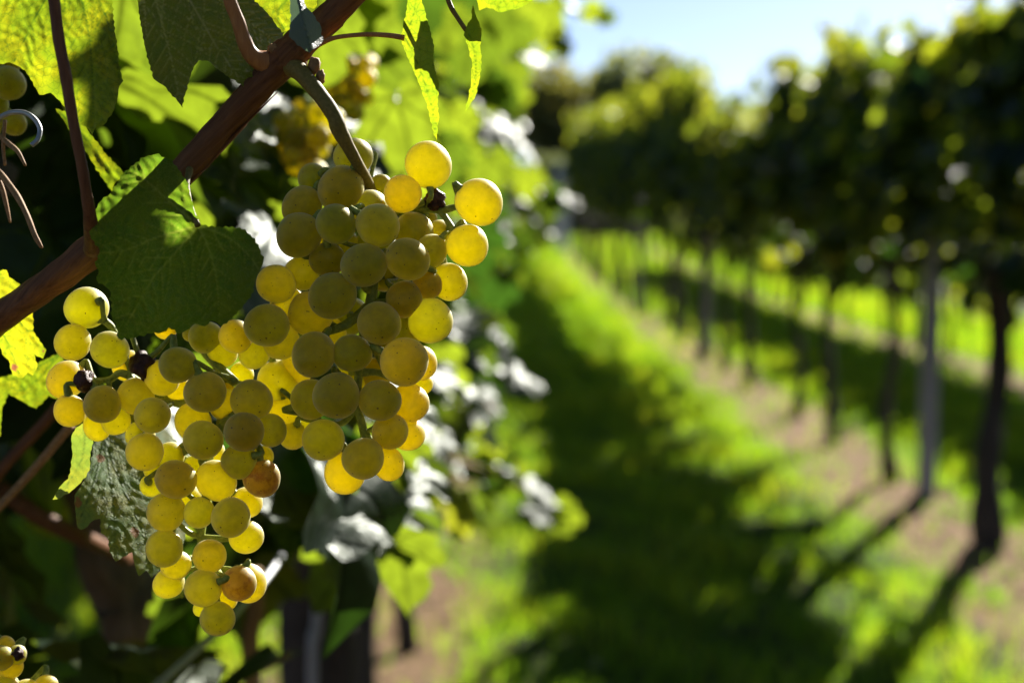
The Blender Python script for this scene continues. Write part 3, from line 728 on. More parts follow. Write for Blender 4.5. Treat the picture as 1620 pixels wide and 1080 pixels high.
# ---- the vine that carries the bunches: trunk, cane, shoots, the sharp leaves, the blurred leaves round them
V0 = empty('grapevine', (-.27, 1.0, 0.0))
tag(V0, 'nearest vine of the left row, whose brown cane and sharp veined leaves frame the bunches', 'grapevine', 'vines of the left-hand row')
b = MB().tube([(-.30, 1.0, -.05), (-.29, 1.0, .45), at(222, 1090, 1.0), at(190, 900, .98), at(140, 720, .95), at(95, 520, .92), at(55, 330, .9), at(20, 250, .88)], [.034, .028, .027, .026, .024, .025, .033, .02], seg=16, n=10, bump=.14)
part_ = b.build('trunk', MAT['trunk_pale'], V0)
b = MB().tube([at(-160, 615, .52), at(-60, 550, .505), at(0, 503, .497), at(75, 450, .49), at(145, 398, .487), at(215, 338, .485), at(290, 270, .484), at(352, 200, .482), at(410, 138, .480), at(440, 104, .479), at(457, 88, .478), at(476, 68, .478), at(520, 28, .476), at(565, -18, .474), at(700, -160, .47)],
              [.0054, .0053, .0052, .0051, .0057, .0050, .0050, .0046, .0049, .0057, .0064, .0055, .0049, .0048, .0047], seg=22, n=12, bump=.05)
cl_ = [at(0, 503, .497), at(75, 450, .49), at(145, 398, .487), at(215, 338, .485), at(290, 270, .484), at(352, 200, .482), at(410, 138, .480), at(440, 104, .479), at(476, 68, .478), at(520, 28, .476), at(565, -18, .474)]
for k in range(26):   # loose fibres of bark
    i0 = random.randint(0, len(cl_) - 4); m = random.choice((2, 3, 3)); a0 = random.uniform(2.2, 6.2); pts = []
    for i in range(i0, i0 + m + 1):
        T_ = (cl_[min(i + 1, len(cl_) - 1)] - cl_[max(i - 1, 0)]).normalized(); u_ = T_.cross(FWD).normalized(); v_ = T_.cross(u_)
        a_ = a0 + .12 * (i - i0); rr_ = .0049 + (.0007 if i == i0 + m else 0)
        pts.append(cl_[i].lerp(cl_[min(i + 1, len(cl_) - 1)], random.uniform(0, .4)) + (u_ * math.cos(a_) + v_ * math.sin(a_)) * rr_)
    b.tube(pts, [.0002] + [.0005] * (m - 1) + [.0002], seg=5, n=6)
b.build('cane', MAT['cane'], V0)
b = MB().tube([at(70, -120, .44), at(84, -10, .44), at(94, 67, .44), at(106, 133, .44), at(115, 187, .441), at(127, 250, .443), at(137, 305, .446), at(143, 350, .452), at(147, 395, .468)], [.0018, .0018, .0018, .0018, .0017, .0017, .0018, .0022, .003], seg=12, n=8, bump=.05)
b.build('shoot', MAT['upright_bark'], V0)
b = MB().tube([at(340, -90, .465), at(362, -5, .468), at(376, 33, .47), at(386, 64, .472), at(399, 88, .474), at(420, 100, .477)], [.0021, .0022, .0023, .0026, .0029, .004], seg=12, n=8, bump=.04)
b.build('shoot', MAT['shoot'], V0)
b = MB().tube([at(500, 72, .474), at(530, 60, .473), at(575, 55, .472), at(612, 56, .47), at(640, 60, .468)], [.0011, .0008, .0008, .0009, .001], seg=8, n=6)
b.build('petiole', MAT['shoot'], V0)
b = MB().tube([at(300, 268, .476), at(296, 292, .468), at(303, 330, .458), at(313, 357, .4545)], [.0013, .0009, .0008, .001], seg=8, n=6)
b.build('petiole', MAT['green_stem'], V0)
b = MB().tube([at(700, -30, .49), at(712, 8, .488), at(725, 30, .487), at(737, 48, .486)], [.0009, .0009, .0008, .0008], seg=8, n=5)
b.build('petiole', MAT['green_stem'], V0)
for pts, rr, mt in (([(-30, 830, .60), (0, 800, .60), (60, 735, .6), (112, 672, .59)], .0019, 'dry'),
                    ([(-30, 790, .66), (0, 745, .66), (50, 690, .66), (95, 640, .66)], .0028, 'cane'),
                    ([(0, 770, .8), (60, 815, .8), (130, 850, .82), (200, 882, .9)], .005, 'cane'),
                    ([(400, 900, 1.0), (405, 960, 1.0), (395, 1010, 1.0), (400, 1090, 1.0)], .006, 'dry')):
    MB().tube([at(*p) for p in pts], rr, seg=9, n=6, bump=.06).build('twig', MAT[mt], V0)
# dried tendrils and the dead bud at the node
b = MB()
b.tube([at(-20, 205, .5), at(0, 216, .5), at(14, 228, .498), at(28, 240, .495), at(40, 262, .494)], [.0009, .0009, .001, .0008, .0005], seg=7, n=6)
b.tube([at(-20, 255, .5), at(2, 277, .5), at(22, 303, .497), at(40, 335, .494), at(55, 372, .492), at(66, 392, .492)], [.0012, .0012, .0012, .001, .001, .0006], seg=7, n=6, bump=.1)
b.tube([at(-12, 270, .5), at(2, 295, .5), at(10, 325, .5), at(16, 352, .5)], [.0009, .0009, .0008, .0004], seg=7, n=6)
b.tube([at(8, 190, .5), at(5, 230, .5), at(8, 262, .5)], [.0007, .0007, .0005], seg=7, n=6)
b.build('dried_tendril', MAT['dry'], V0)
b = MB()
b.blob(at(497, 104, .474), (.0020, .0018, .0028), 5, .3); b.blob(at(507, 122, .473), (.0014, .0013, .0024), 6, .35); b.blob(at(432, 77, .474), (.0016, .0013, .0015), 8, .4)
b.build('dead_bud', MAT['dry'], V0)

def dense(poly, step=5.0, teeth=1.3):
    """outline with a leaf's small irregular teeth between the traced points"""
    P = [np.array(p, float) for p in poly]
    out = []
    for a, b_ in zip(P, P[1:] + P[:1]):
        L_ = np.linalg.norm(b_ - a); k = max(1, int(L_ / step))
        nrm = np.array((b_[1] - a[1], a[0] - b_[0])) / (L_ + 1e-6)
        for i in range(k):
            j = 0 if i == 0 else (rng.normal(0, .4) + teeth * (1 if (len(out) % 2) else -.35) * rng.uniform(.3, 1.2))
            out.append(a + (b_ - a) * i / k + nrm * j)
    return out

def traced_leaf(outline, veins, d0, gx=0, gy=0, cx=None, cy=None, curl=(0, 0), fold=None, mat='leaf_lit', step=3.2, wave=.0012, relief=.0005, burn=None, label=None, seed=0, vw=3.0, sec=True, name='leaf', teeth=1.3):
    """a leaf blade: outline and main veins as seen, with its own distance, tilt (gx, gy: metres per 100 px), curl and fold"""
    r = np.random.default_rng(seed)
    O = np.array(dense(outline, teeth=teeth))
    if cx is None: cx, cy = O.mean(0)
    lo, hi = O.min(0), O.max(0)
    gxs, gys = np.meshgrid(np.arange(lo[0], hi[0], step), np.arange(lo[1], hi[1], step * .87))
    gxs = gxs + (np.arange(gxs.shape[0]) % 2)[:, None] * step * .5
    G = np.stack([gxs.ravel(), gys.ravel()], -1) + r.normal(0, step * .08, (gxs.size, 2))
    # inside test, a little away from the border
    ins = np.zeros(len(G), bool); md = np.full(len(G), 1e9)
    A, B = O, np.roll(O, -1, 0)
    for a, b_ in zip(A, B):
        c = (a[1] > G[:, 1]) != (b_[1] > G[:, 1])
        xi = (b_[0] - a[0]) * (G[:, 1] - a[1]) / (b_[1] - a[1] + 1e-12) + a[0]
        ins ^= c & (G[:, 0] < xi)
        ab = b_ - a; tt = np.clip(((G - a) @ ab) / (ab @ ab + 1e-9), 0, 1)
        md = np.minimum(md, np.linalg.norm(G - (a + tt[:, None] * ab), axis=1))
    G = G[ins & (md > step * .55)]
    pts = [Vector(p) for p in O] + [Vector(p) for p in G]
    nO = len(O)
    res = delaunay_2d_cdt(pts, [], [list(range(nO))], 1, 1e-4)
    P = np.array([tuple(p) for p in res[0]]); T = np.array([f for f in res[2] if len(f) == 3])
    # veins
    segs = []
    for v in veins:
        q = catmull([(*p, 0) for p in v], 8)[:, :2]
        n = len(q)
        for i in range(n - 1): segs.append((q[i], q[i + 1], vw * (1 - .75 * i / n), 1.0))
        if sec:
            Ltot = np.linalg.norm(q[-1] - q[0]); k = int(Ltot / 26)
            for j in range(1, k + 1):
                i = int(j / (k + 1) * (n - 1)); tdir = q[min(i + 1, n - 1)] - q[i]; tdir = tdir / (np.linalg.norm(tdir) + 1e-9)
                for sgn in (-1, 1):
                    a = sgn * R(r.uniform(40, 55)); dv = np.array((tdir[0] * math.cos(a) - tdir[1] * math.sin(a), tdir[0] * math.sin(a) + tdir[1] * math.cos(a)))
                    ln = Ltot * .42 * (1 - .45 * j / k) * r.uniform(.8, 1.1); p = q[i].copy()
                    for s_ in range(5):
                        p2 = p + dv * ln / 5; segs.append((p, p2, vw * .5 * (1 - .13 * s_), .75))
                        dv = dv * .93 + tdir * .07 * 1.4 + r.normal(0, .05, 2); dv /= np.linalg.norm(dv); p = p2
    vein = np.zeros(len(P)); soft = np.zeros(len(P))
    for a, b_, w_, s_ in segs:
        ab = b_ - a; tt = np.clip(((P - a) @ ab) / (ab @ ab + 1e-9), 0, 1)
        dd = np.linalg.norm(P - (a + tt[:, None] * ab), axis=1)
        vein = np.maximum(vein, s_ * np.clip(1.25 - dd / (w_ * .75), 0, 1)); soft = np.maximum(soft, s_ * np.exp(-(dd / (w_ * 2.2)) ** 2))
    x, y = P[:, 0] - cx, P[:, 1] - cy
    d = d0 + gx * x / 100 + gy * y / 100 + curl[0] * (x / 100) ** 2 + curl[1] * (y / 100) ** 2
    if fold:  # (x0,y0,x1,y1,amount): crease line, both halves bend back from it
        f0 = np.array(fold[:2]); fd = np.array(fold[2:4]) - f0; fd = fd / np.linalg.norm(fd)
        s_ = (P[:, 0] - f0[0]) * fd[1] - (P[:, 1] - f0[1]) * fd[0]
        d = d + np.where(s_ > 0, s_ * fold[4], -s_ * (fold[5] if len(fold) > 5 else fold[4])) / 100
    ph = r.random(6) * 6
    d = d + wave * (np.sin(P[:, 0] / 31 + ph[0] + np.sin(P[:, 1] / 40 + ph[1])) + .7 * np.sin(P[:, 1] / 24 + ph[2] + P[:, 0] / 60))
    d = d + relief * (soft - .3) + relief * .5 * np.sin(P[:, 0] / 4.1 + 2 * np.sin(P[:, 1] / 9 + ph[3])) * np.sin(P[:, 1] / 4.6 + 2 * np.sin(P[:, 0] / 11 + ph[4]))
    W = np.array(CAM)[None] + np.outer(d, FWD) + np.outer((P[:, 0] - 810) / FPX * d, RIGHT) + np.outer(-(P[:, 1] - 540) / FPX * d, UP)
    bz = np.zeros(len(P))
    for (bx, by, br, ba) in burn or ():
        bz += ba * np.exp(-((P[:, 0] - bx) ** 2 + (P[:, 1] - by) ** 2) / br ** 2)
    attrs = {'vein': ('FLOAT', vein), 'burn': ('FLOAT', bz), 'lp': ('FLOAT_VECTOR', np.column_stack([P / 100, np.full(len(P), seed * 3.7)]))}
    me = mesh_np(name, W - np.array(V0.location), T, MAT[mat], True, attrs)
    o = part(name, me, V0)
    if label: o['label'] = label
    return o

traced_leaf([(177, 0), (180, 40), (186, 80), (190, 113), (195, 128), (189, 136), (186, 155), (178, 178), (165, 197), (150, 204), (146, 214), (140, 204), (122, 192), (106, 175), (95, 160), (80, 147), (62, 150), (52, 130), (40, 112), (27, 104), (15, 99), (0, 101), (-40, 112), (-70, 60), (-60, -20), (0, -90), (90, -120), (160, -70)],
            [[(110, -70), (138, 40), (146, 120), (147, 205)], [(110, -70), (60, 20), (22, 98)], [(110, -70), (20, -20), (-60, 40)], [(110, -70), (165, 20), (189, 122)]], .462, gx=.004, gy=-.004, curl=(.001, .002), mat='leaf_lit', label='bright yellow-green backlit leaf', seed=1)
traced_leaf([(217, 0), (222, 40), (228, 70), (235, 100), (243, 125), (248, 129), (258, 135), (270, 148), (284, 164), (289, 171), (293, 150), (300, 125), (307, 105), (315, 95), (330, 97), (345, 110), (365, 125), (386, 138), (388, 126), (400, 122), (410, 110), (430, 90), (446, 66), (450, 50), (440, 33), (420, 18), (405, 0), (390, -50), (320, -90), (215, -140), (200, -60)],
            [[(215, -135), (247, 0), (270, 90), (286, 165)], [(215, -135), (300, 0), (347, 80), (386, 135)], [(215, -135), (353, 5), (400, 40), (446, 72)], [(215, -135), (225, -40), (232, 60)]], .476, gx=.010, gy=-.010, curl=(.005, -.002), mat='leaf_under', label='dull green leaf with pale veins, seen from below', seed=2, vw=3.4)
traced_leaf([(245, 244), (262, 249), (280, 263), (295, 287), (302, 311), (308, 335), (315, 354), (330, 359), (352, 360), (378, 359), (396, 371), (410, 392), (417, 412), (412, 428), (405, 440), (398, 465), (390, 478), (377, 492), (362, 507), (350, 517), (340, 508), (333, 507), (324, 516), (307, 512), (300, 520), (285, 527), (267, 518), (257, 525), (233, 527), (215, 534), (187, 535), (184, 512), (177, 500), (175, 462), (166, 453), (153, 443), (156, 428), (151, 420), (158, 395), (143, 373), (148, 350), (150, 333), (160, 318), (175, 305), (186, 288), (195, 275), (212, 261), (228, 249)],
            [[(314, 357), (275, 403), (235, 450), (195, 525)], [(314, 357), (250, 375), (200, 395), (156, 400)], [(314, 357), (270, 320), (230, 285), (205, 270)], [(314, 357), (330, 393), (343, 445), (347, 510)], [(314, 357), (360, 375), (395, 405), (412, 430)]], .455, gx=.0015, gy=-.003, curl=(-.002, .002), mat='leaf_shaded', label='dark shaded leaf lying over the left bunch', seed=3, teeth=2.6, vw=3.4, relief=.0008, wave=.0017)
traced_leaf([(0, 428), (10, 427), (14, 438), (26, 446), (38, 456), (50, 470), (52, 495), (52, 523), (63, 540), (73, 553), (68, 567), (54, 560), (59, 580), (52, 594), (44, 589), (36, 598), (20, 593), (14, 570), (7, 564), (0, 549), (-40, 560), (-90, 500), (-60, 430), (-20, 420)],
            [[(-50, 470), (10, 490), (62, 545)], [(-50, 470), (5, 530), (30, 590)], [(-50, 470), (-10, 440), (10, 430)]], .505, gx=.004, gy=.003, mat='leaf_burn', label='yellow lit leaf with a red scorched tip', seed=4, burn=[(24, 580, 14, .6), (70, 556, 6, .4)])
traced_leaf([(-50, 590), (0, 597), (30, 590), (60, 575), (98, 556), (103, 590), (97, 612), (90, 631), (77, 625), (57, 646), (33, 633), (13, 622), (3, 645), (0, 690), (-40, 680)],
            [[(95, 560), (60, 600), (20, 625)], [(95, 560), (40, 590), (-40, 620)]], .545, gx=.01, mat='leaf_lit', seed=5)
traced_leaf([(150, 690), (200, 668), (260, 678), (300, 720), (305, 800), (290, 860), (262, 890), (240, 914), (232, 902), (220, 911), (213, 893), (209, 873), (195, 880), (183, 888), (176, 876), (170, 851), (160, 843), (158, 820), (147, 823), (133, 836), (123, 834), (119, 807), (118, 783), (133, 760), (143, 735)],
            [[(165, 690), (190, 760), (225, 840), (238, 905)], [(165, 690), (150, 760), (125, 825)], [(165, 690), (240, 740), (295, 800)], [(165, 690), (180, 800), (182, 880)]], .503, gx=.017, gy=-.015, curl=(.006, .003), mat='leaf_spot', label='mottled puckered leaf with brown blotches', seed=6, relief=.00045, burn=[(125, 792, 9, .3), (228, 905, 14, .3), (215, 842, 10, .28), (160, 725, 9, .3)])
traced_leaf([(143, 715), (142, 743), (128, 763), (117, 773), (92, 789), (83, 790), (97, 767), (108, 757), (113, 737), (115, 718), (113, 690), (120, 676), (136, 668), (148, 690)],
            [[(135, 680), (128, 730), (95, 782)]], .490, gx=-.012, gy=.004, mat='leaf_spot', seed=7, relief=.0005, sec=False, label='small curled lobe of mottled leaf')
traced_leaf([(645, 0), (642, 20), (638, 37), (637, 50), (632, 58), (640, 80), (648, 100), (663, 133), (673, 160), (680, 187), (686, 213), (691, 227), (694, 215), (692, 200), (695, 187), (693, 160), (695, 133), (688, 110), (686, 100), (687, 73), (680, 43), (672, 17), (667, 0), (668, -60), (640, -60)],
            [[(640, 58), (662, 105), (682, 165), (690, 222)], [(640, 58), (655, 20), (660, -40)]], .468, gx=.0, gy=.004, fold=(640, 50, 690, 222, -.018, .012), relief=.0001, mat='leaf_lit', label='narrow folded hanging leaf, half in light', seed=8, vw=2.0)
traced_leaf([(748, 8), (753, 25), (762, 47), (760, 77), (762, 100), (758, 127), (753, 150), (743, 167), (735, 179), (740, 160), (745, 133), (747, 100), (741, 77), (735, 50), (740, 37), (746, 30)],
            [[(738, 45), (750, 80), (752, 125), (740, 172)]], .486, gy=.006, fold=(742, 20, 748, 160, -.02, .015), relief=.0001, mat='leaf_lit', label='small curled hanging leaf', seed=9, vw=1.6, sec=False)
traced_leaf([(752, -10), (758, 17), (770, 12), (780, 14), (790, 20), (803, 17), (817, 15), (830, 9), (842, 1), (850, -30), (800, -60), (760, -50)], [[(800, -50), (790, 15)], [(800, -50), (835, 0)]], .50, gy=.01, mat='leaf_lit', seed=10)
traced_leaf([(458, -20), (459, 30), (457, 58), (470, 72), (490, 84), (503, 74), (511, 66), (508, 43), (495, 22), (483, 8), (478, -20)], [[(468, -15), (478, 30), (492, 80)]], .448, gx=.01, gy=-.004, fold=(468, -15, 492, 80, .02), relief=.0001, mat='leaf_grey', label='small grey-green leaf hanging over the node', seed=11, sec=False)
traced_leaf([(88, 172), (108, 178), (127, 187), (143, 213), (167, 243), (185, 262), (198, 277), (181, 290), (178, 304), (163, 283), (147, 258), (133, 233), (112, 208)], [[(95, 178), (140, 225), (185, 285)]], .515, gx=.01, mat='leaf_lit', seed=12, sec=False)
traced_leaf([(395, -20), (403, 3), (420, 17), (436, 38), (446, 52), (458, 50), (462, 30), (468, 12), (500, 14), (505, -20)], [[(470, -20), (440, 20), (450, 48)]], .469, gx=.004, mat='leaf_lit', seed=13, sec=False)

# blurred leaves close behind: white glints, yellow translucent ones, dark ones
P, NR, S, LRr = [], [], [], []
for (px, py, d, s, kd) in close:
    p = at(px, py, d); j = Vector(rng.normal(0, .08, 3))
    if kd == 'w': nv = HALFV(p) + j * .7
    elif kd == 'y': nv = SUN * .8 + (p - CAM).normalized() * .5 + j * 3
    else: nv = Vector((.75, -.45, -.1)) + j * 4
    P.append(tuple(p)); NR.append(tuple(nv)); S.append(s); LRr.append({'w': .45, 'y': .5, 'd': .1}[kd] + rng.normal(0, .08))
# out-of-frame leaves added to the same vine, over the lane side, to throw the shade on bunch, leaf and cane
for (px, py, t, s, *dd) in ((548, 440, .50, .036), (545, 600, .52, .034), (470, 335, .52, .030), (330, 390, .55, .040), (320, 470, .57, .034), (300, 80, .55, .044), (350, 400, .5, .03), (5, 150, .56, .045, .525), (640, 470, .55, .018)):
    p = at(px, py, dd[0] if dd else .48) + SUN * t
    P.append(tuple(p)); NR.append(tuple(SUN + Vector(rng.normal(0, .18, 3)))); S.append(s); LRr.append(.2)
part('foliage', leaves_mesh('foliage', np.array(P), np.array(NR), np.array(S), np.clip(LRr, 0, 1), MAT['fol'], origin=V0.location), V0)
# the rest of its crown, kept clear of the lens and of the light on the bunches
r = np.random.default_rng(77)
Pc, nr = crown_points(r, 700, .34, -.5, .6, .95, 2.05, shoots=6, side=.1)
keep = []
for p in Pc:
    q = (p[0] - .28, p[1] + 1.0, p[2])
    keep.append(not (q[0] > face_x(q[1]) or in_lens(q, .74) or shades_front(q) or blocks(q)))
Pc, nr = Pc[np.array(keep)], nr[np.array(keep)]
part('crown', leaves_mesh('crown', Pc + np.array((-.01, 0, 0)), nr, r.uniform(.07, .12, len(Pc)), np.clip(r.normal(.4, .25, len(Pc)), 0, 1), MAT['fol'], r=r), V0)

# ------------------------------------------------------------------ wires and stake of the left row
b = MB().tube([at(215, 1113, .70), at(330, 1010, .80), at(395, 945, .9), at(445, 880, 1.05), at(520, 760, 1.4), at(640, 570, 2.4)], .0022, seg=8, n=6)
tag(b.build('trellis_wire', MAT['steel'], origin=at(330, 1010, .8)), 'shiny steel wire slanting up behind the lowest grapes', 'wire')
b = MB().tube([at(508, 900, 1.9), at(500, 1000, 1.9), at(494, 1090, 1.9), Vector((at(490, 1200, 1.9).x, at(490, 1200, 1.9).y, -.05))], .0068, seg=10, n=6)
tag(b.build('vine_stake', MAT['post'], origin=Vector((at(490, 1200, 1.9).x, at(490, 1200, 1.9).y, 0))), 'thin grey stake beside the dark trunk below the grapes', 'stake')
b = MB().tube([at(-40, 208, .47), at(-15, 196, .47), at(3, 184, .47), at(20, 178, .47), at(40, 179, .469), at(55, 189, .468), at(63, 204, .467), at(60, 220, .466), at(50, 230, .465)], .00085, seg=10, n=8)
tag(b.build('wire_hook', MAT['steel'], origin=at(20, 180, .47)), 'curled grey wire end sticking in from the left edge', 'wire hook')

# ------------------------------------------------------------------ grapes
def sphere_mesh(name, mat, seed):
    r = np.random.default_rng(seed)
    bm = bmesh.new(); bmesh.ops.create_uvsphere(bm, u_segments=40, v_segments=24, radius=1)
    ph = r.random(4) * 6
    for v in bm.verts:
        n = v.co.normalized()
        v.co = n * (1 + .022 * math.sin(n.x * 2.6 + ph[0]) + .022 * math.sin(n.y * 2.6 + ph[1]) + .02 * math.sin(n.z * 2.4 + n.x * 2 + ph[2]) - .03 * max(0, -n.z - .9) * 3)
    me = bpy.data.meshes.new(name); bm.to_mesh(me); bm.free()
    for p in me.polygons: p.use_smooth = True
    me.materials.append(mat)
    return me
GR = [sphere_mesh('grape', MAT['grape'], s) for s in range(7)]
GRB = sphere_mesh('grape', MAT['grape_brown'], 9)

def bunch(name, label, grapes, rachis, d0, root_px, group, stem_path=None, raisins=(), extra=(), brown=()):
    """grapes: (px, py, r_px, dmm) ; rachis: list of polylines of (px, py, dmm)"""
    root = empty(name, at(root_px[0], root_px[1], d0)); tag(root, label, 'grape bunch', group)
    ro = np.array(root.location)
    mb = MB(); nodes = []
    for line, rad in rachis:
        pts = [at(x, y, d0 + dz / 1000) for x, y, dz in line]
        mb.tube(pts, rad, seg=9, n=6, bump=.09)
        q = catmull([tuple(p) for p in pts], 8); nodes.append(q)
    nodes = np.vstack(nodes)
    for i, (x, y, rp, dz) in enumerate(grapes):
        d = d0 + dz / 1000
        c = at(x, y, d); rad = rp / FPX * d
        o = bpy.data.objects.new('grape', GRB if i in brown else GR[i % 7])
        o.location = Vector(c) - root.location
        cn = np.array(c); j = np.argmin(np.linalg.norm(nodes - cn, axis=1) + .25 * np.abs(nodes[:, 2] - cn[2] - .006)); nd = nodes[j]
        out_ = Vector(cn - nd).normalized()
        # blossom end points away from the stem, a little down and towards the lane
        ax = (out_ + Vector((random.gauss(0, .6), random.gauss(0, .6), -.7 + random.gauss(0, .5)))).normalized()
        o.rotation_euler = (-ax).to_track_quat('Z', 'Y').to_euler()
        e = random.uniform(.985, 1.03)
        o.scale = (rad * random.uniform(.96, 1.02), rad * random.uniform(.95, 1.0), rad * e)
        link(o, root)
        # pedicel
        st = Vector(c) - ax * rad * .97; L_ = (Vector(nd) - st).length
        if L_ > .0015:
            k = min(1.0, .016 / L_); nd2 = st + (Vector(nd) - st) * 1.0 if L_ < .03 else st - ax * .012 + (Vector(nd) - st) * .2
            mid = st - ax * min(.004, L_ * .4)
            mb.tube([st + ax * .001, st - ax * .0008, mid, st.lerp(nd2, .55) - ax * .001, nd2], [.0015, .0013, .0009, .0009, .0011], seg=7, n=4, bump=.12)
    if stem_path:
        b2 = MB().tube([at(x, y, dd) for x, y, dd, rr in stem_path], [rr for *_, rr in stem_path], seg=14, n=8, bump=.04)
        b2.build('stalk', MAT['green_stem'], root)
    mb.build('stem', MAT['rachis'], root)
    for (x, y, dz, rr, sd) in raisins:
        MB().blob((0, 0, 0), (rr, rr, rr * 1.15), sd, .55).build('shrivelled_berry', MAT['raisin'], root, origin=(0, 0, 0)).location = at(x, y, d0 + dz / 1000) - root.location
    return root

A = [(558, 248, 31, 9), (496, 284, 25, 8), (539, 299, 37, 0), (478, 327, 32, 3), (472, 372, 37, -4), (532, 354, 33, -8), (597, 356, 35, -10), (584, 328, 29, 3), (636, 307, 30, -1), (602, 292, 17, 13),
     (677, 261, 36, 1), (758, 320, 39, -4), (654, 366, 32, 4), (697, 369, 22, 9), (739, 389, 34, 0), (679, 345, 13, 12), (645, 410, 35, -10), (681, 398, 27, -1), (712, 446, 30, 3), (676, 450, 25, -1),
     (639, 473, 30, -4), (575, 420, 37, -11), (680, 508, 36, -2), (600, 511, 34, -10), (527, 468, 38, -9), (517, 410, 28, -1), (478, 432, 28, 2), (436, 449, 31, -3), (422, 515, 35, -9), (490, 496, 36, 1),
     (456, 482, 28, 4), (497, 561, 36, -9), (558, 558, 31, -7), (639, 572, 40, -10), (664, 574, 28, 4), (532, 626, 37, -11), (492, 632, 33, -2), (601, 633, 34, -8), (649, 637, 30, 2), (667, 606, 19, 9),
     (511, 695, 34, -6), (616, 682, 30, -4), (645, 686, 29, 4), (574, 726, 33, -8), (546, 747, 34, 1), (614, 733, 27, 2), (441, 603, 35, 10), (450, 644, 29, 11), (464, 687, 24, 12), (482, 681, 23, 15),
     (444, 540, 30, 0), (373, 532, 27, -3), (403, 557, 27, 1), (352, 557, 25, 4), (325, 533, 27, 1), (302, 528, 13, 8), (262, 520, 18, 8),
     (555, 500, 30, 18), (625, 558, 32, 17), (590, 592, 28, 18), (606, 432, 30, 12), (520, 528, 30, 14), (640, 525, 30, 15), (556, 600, 30, 17), (470, 580, 28, 10), (590, 385, 28, 14), (540, 390, 28, 12), (498, 385, 28, 12)]
bunch('grape_bunch', 'big hanging bunch with its middle in shade, below the curved green stalk', A,
      [([(587, 300, 12), (592, 350, 8), (590, 420, 6), (588, 470, 3), (575, 530, 5), (568, 590, 5), (566, 640, 3), (576, 690, 3), (570, 730, 4)], [.0022, .0021, .002, .0019, .0018, .0016, .0015, .0013, .0009]),
       ([(592, 345, 8), (640, 335, 8), (672, 330, 6), (697, 333, 4), (718, 328, 0), (728, 326, -3)], [.0016, .0014, .0014, .0013, .0012, .0013]),
       ([(697, 333, 4), (707, 348, 3), (718, 366, 2)], [.0012, .0011, .0013]),
       ([(588, 440, 6), (630, 440, 8), (672, 425, 8)], [.0015, .0012, .0009]),
       ([(586, 480, 4), (545, 515, 4), (500, 525, 5), (450, 520, 6), (400, 540, 6), (350, 540, 7), (300, 528, 10)], [.0016, .0016, .0015, .0014, .0013, .0011, .0009]),
       ([(568, 590, 5), (600, 590, 6), (640, 610, 8)], [.0013, .0012, .0009]), ([(566, 640, 3), (540, 670, 4), (505, 665, 5)], [.0013, .0011, .0009])],
      .482, (590, 300), 'grape bunches on the nearest vine',
      stem_path=[(448, 100, .479, .0042), (472, 112, .474, .0031), (500, 143, .470, .0027), (527, 181, .469, .0026), (537, 206, .470, .0027), (551, 233, .473, .0022), (571, 268, .480, .0019), (587, 302, .492, .0019), (592, 350, .490, .0019)],
      raisins=[(688, 318, 4, .0031, 3), (677, 322, 6, .0018, 4)])
B = [(137, 487, 34, 0), (115, 542, 29, -4), (174, 553, 30, -6), (105, 601, 30, 0), (203, 579, 26, 7), (281, 577, 30, -9), (256, 597, 29, -2), (111, 650, 26, -4), (161, 640, 30, -8), (215, 627, 29, -3),
     (242, 657, 29, -11), (154, 675, 23, 2), (183, 665, 24, -1), (228, 714, 30, -9), (222, 689, 24, 0), (324, 621, 33, -9), (306, 668, 30, 0), (322, 696, 32, -8), (399, 632, 33, -6), (386, 683, 32, -11),
     (427, 680, 27, -2), (357, 641, 27, 5), (379, 730, 29, -5), (342, 760, 32, -4), (279, 758, 32, -9), (414, 756, 30, -3), (415, 722, 18, 6), (391, 794, 25, 3), (262, 810, 31, -6), (315, 811, 25, -7),
     (365, 818, 32, -9), (390, 849, 27, 0), (260, 867, 30, -8), (331, 879, 27, -7), (278, 893, 24, -1), (267, 922, 25, 1), (322, 930, 30, -9), (392, 922, 31, -1), (378, 922, 28, -8), (345, 978, 27, -8),
     (355, 945, 22, 2), (318, 962, 13, 3), (240, 768, 19, 2), (243, 742, 17, 2), (268, 722, 23, 3), (306, 735, 15, 8), (283, 612, 22, 5), (382, 592, 20, 10), (358, 610, 13, 9), (300, 790, 24, 8), (335, 715, 22, 10), (245, 640, 20, 8)]
bunch('grape_bunch', 'long straggling bunch with dark shrivelled berries, under the dark shaded leaf', B,
      [([(300, 500, 14), (318, 545, 9), (345, 580, 5), (373, 605, 2)], [.0018, .0018, .0018, .0016]),
       ([(345, 580, 5), (350, 630, 6), (348, 680, 3), (330, 725, 3), (325, 790, 2), (318, 850, 1), (325, 900, 2), (340, 950, 1)], [.0018, .0017, .0017, .0016, .0015, .0014, .0012, .0009]),
       ([(348, 640, 5), (300, 640, 4), (255, 628, 4), (215, 600, 2), (190, 590, 0), (175, 600, 1), (150, 602, 0)], [.0016, .0016, .0015, .0013, .0013, .0011, .001]),
       ([(215, 600, 2), (195, 560, 2), (178, 520, 0), (165, 507, -2)], [.0013, .0012, .0012, .0014]),
       ([(210, 535, 0), (217, 555, -2), (226, 572, -3)], [.001, .0009, .0008]),
       ([(348, 680, 3), (290, 715, 3), (262, 735, 2)], [.0014, .0013, .001]), ([(348, 670, 3), (372, 655, 1), (400, 680, 1)], [.0014, .0012, .001]),
       ([(318, 850, 1), (355, 852, 0), (372, 850, 0)], [.0013, .0011, .0009]), ([(325, 900, 2), (360, 900, 0), (380, 905, -2)], [.0012, .0011, .0009])],
      .478, (300, 500), 'grape bunches on the nearest vine',
      raisins=[(225, 578, -4, .0036, 1), (133, 602, -6, .0027, 2)], brown=(25, 38))
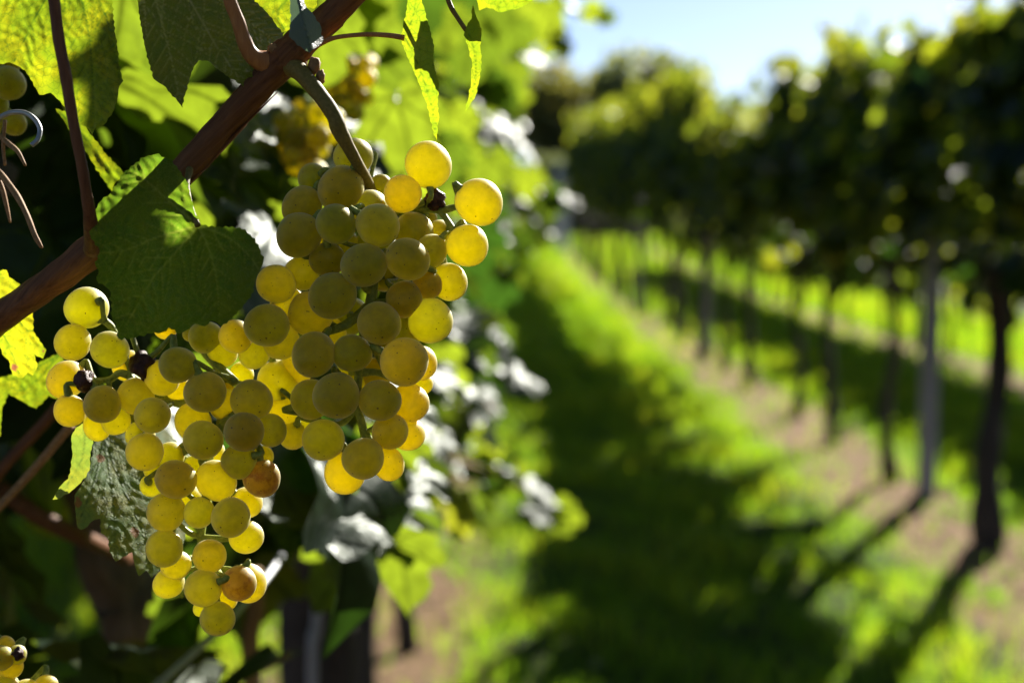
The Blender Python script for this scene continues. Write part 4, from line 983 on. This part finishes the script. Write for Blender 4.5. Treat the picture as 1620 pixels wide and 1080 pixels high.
# small green remnants below the left bunch
def mini(px, py, d, k): return [(px + x, py + y, r_, z) for x, y, r_, z in k]
bunch('grape_bunch', 'corner of a bunch poking in at the bottom left of the photo', [(8, 1022, 17, 0), (26, 1036, 16, -2), (3, 1040, 20, -4), (18, 1055, 19, -1), (-20, 1060, 22, -2), (73, 1086, 20, 0), (40, 1095, 22, 2), (5, 1090, 24, -3), (-15, 1030, 22, 3), (55, 1120, 24, 0), (20, 1125, 25, -3)],
      [([(-30, 1000, 6), (0, 1050, 6), (30, 1090, 6), (40, 1140, 5)], [.0018, .0016, .0014, .001])], .455, (-30, 1000), 'grape bunches on the nearest vine', raisins=[(29, 1034, -6, .0016, 12)])
bunch('grape_bunch', 'shaded green grapes hanging beside the wire hook at the left edge', [(12, 132, 28, 0), (22, 196, 20, 4), (-18, 110, 28, 2), (-12, 165, 26, 3), (10, 100, 22, 6), (-25, 200, 25, 1)],
      [([(-20, 60, 8), (-8, 110, 8), (-4, 160, 8), (0, 205, 8)], [.0018, .0016, .0014, .001])], .52, (-20, 60), 'grape bunches on the nearest vine')
def far_bunch(px, py, w_, h_, d, n, label, seed):
    r = np.random.default_rng(seed); G = []
    for k in range(n):
        for tr in range(60):
            t = r.random(); wd = w_ * (1 - .55 * t) * (.6 + .4 * min(1, t * 5))
            x = px + r.uniform(-1, 1) * wd / 2; y = py + t * h_; z = r.uniform(-1, 1) * wd / 2 / FPX * d * 1000 * .8
            rp = r.uniform(.0058, .0073) * FPX / d
            if all((x - g[0]) ** 2 + (y - g[1]) ** 2 + (((z - g[3]) / 1000) * FPX / d) ** 2 > (1.55 * rp) ** 2 for g in G): break
        G.append((x, y, rp, z))
    return bunch('grape_bunch', label, G, [([(px, py - 12, 0), (px, py + h_ * .5, 0), (px, py + h_, 0)], [.002, .0016, .001])], d, (px, py - 12), 'blurred bunches behind the sharp ones')
far_bunch(487, 168, 95, 110, .83, 24, 'blurred yellow bunch behind the green stalk, between pale leaves', 41)
far_bunch(553, 92, 80, 95, .98, 20, 'blurred yellow bunch right of the node, above the other blurred one', 42)
far_bunch(240, 200, 45, 45, .95, 8, 'few blurred yellow grapes between the cane and the bright leaf', 43)
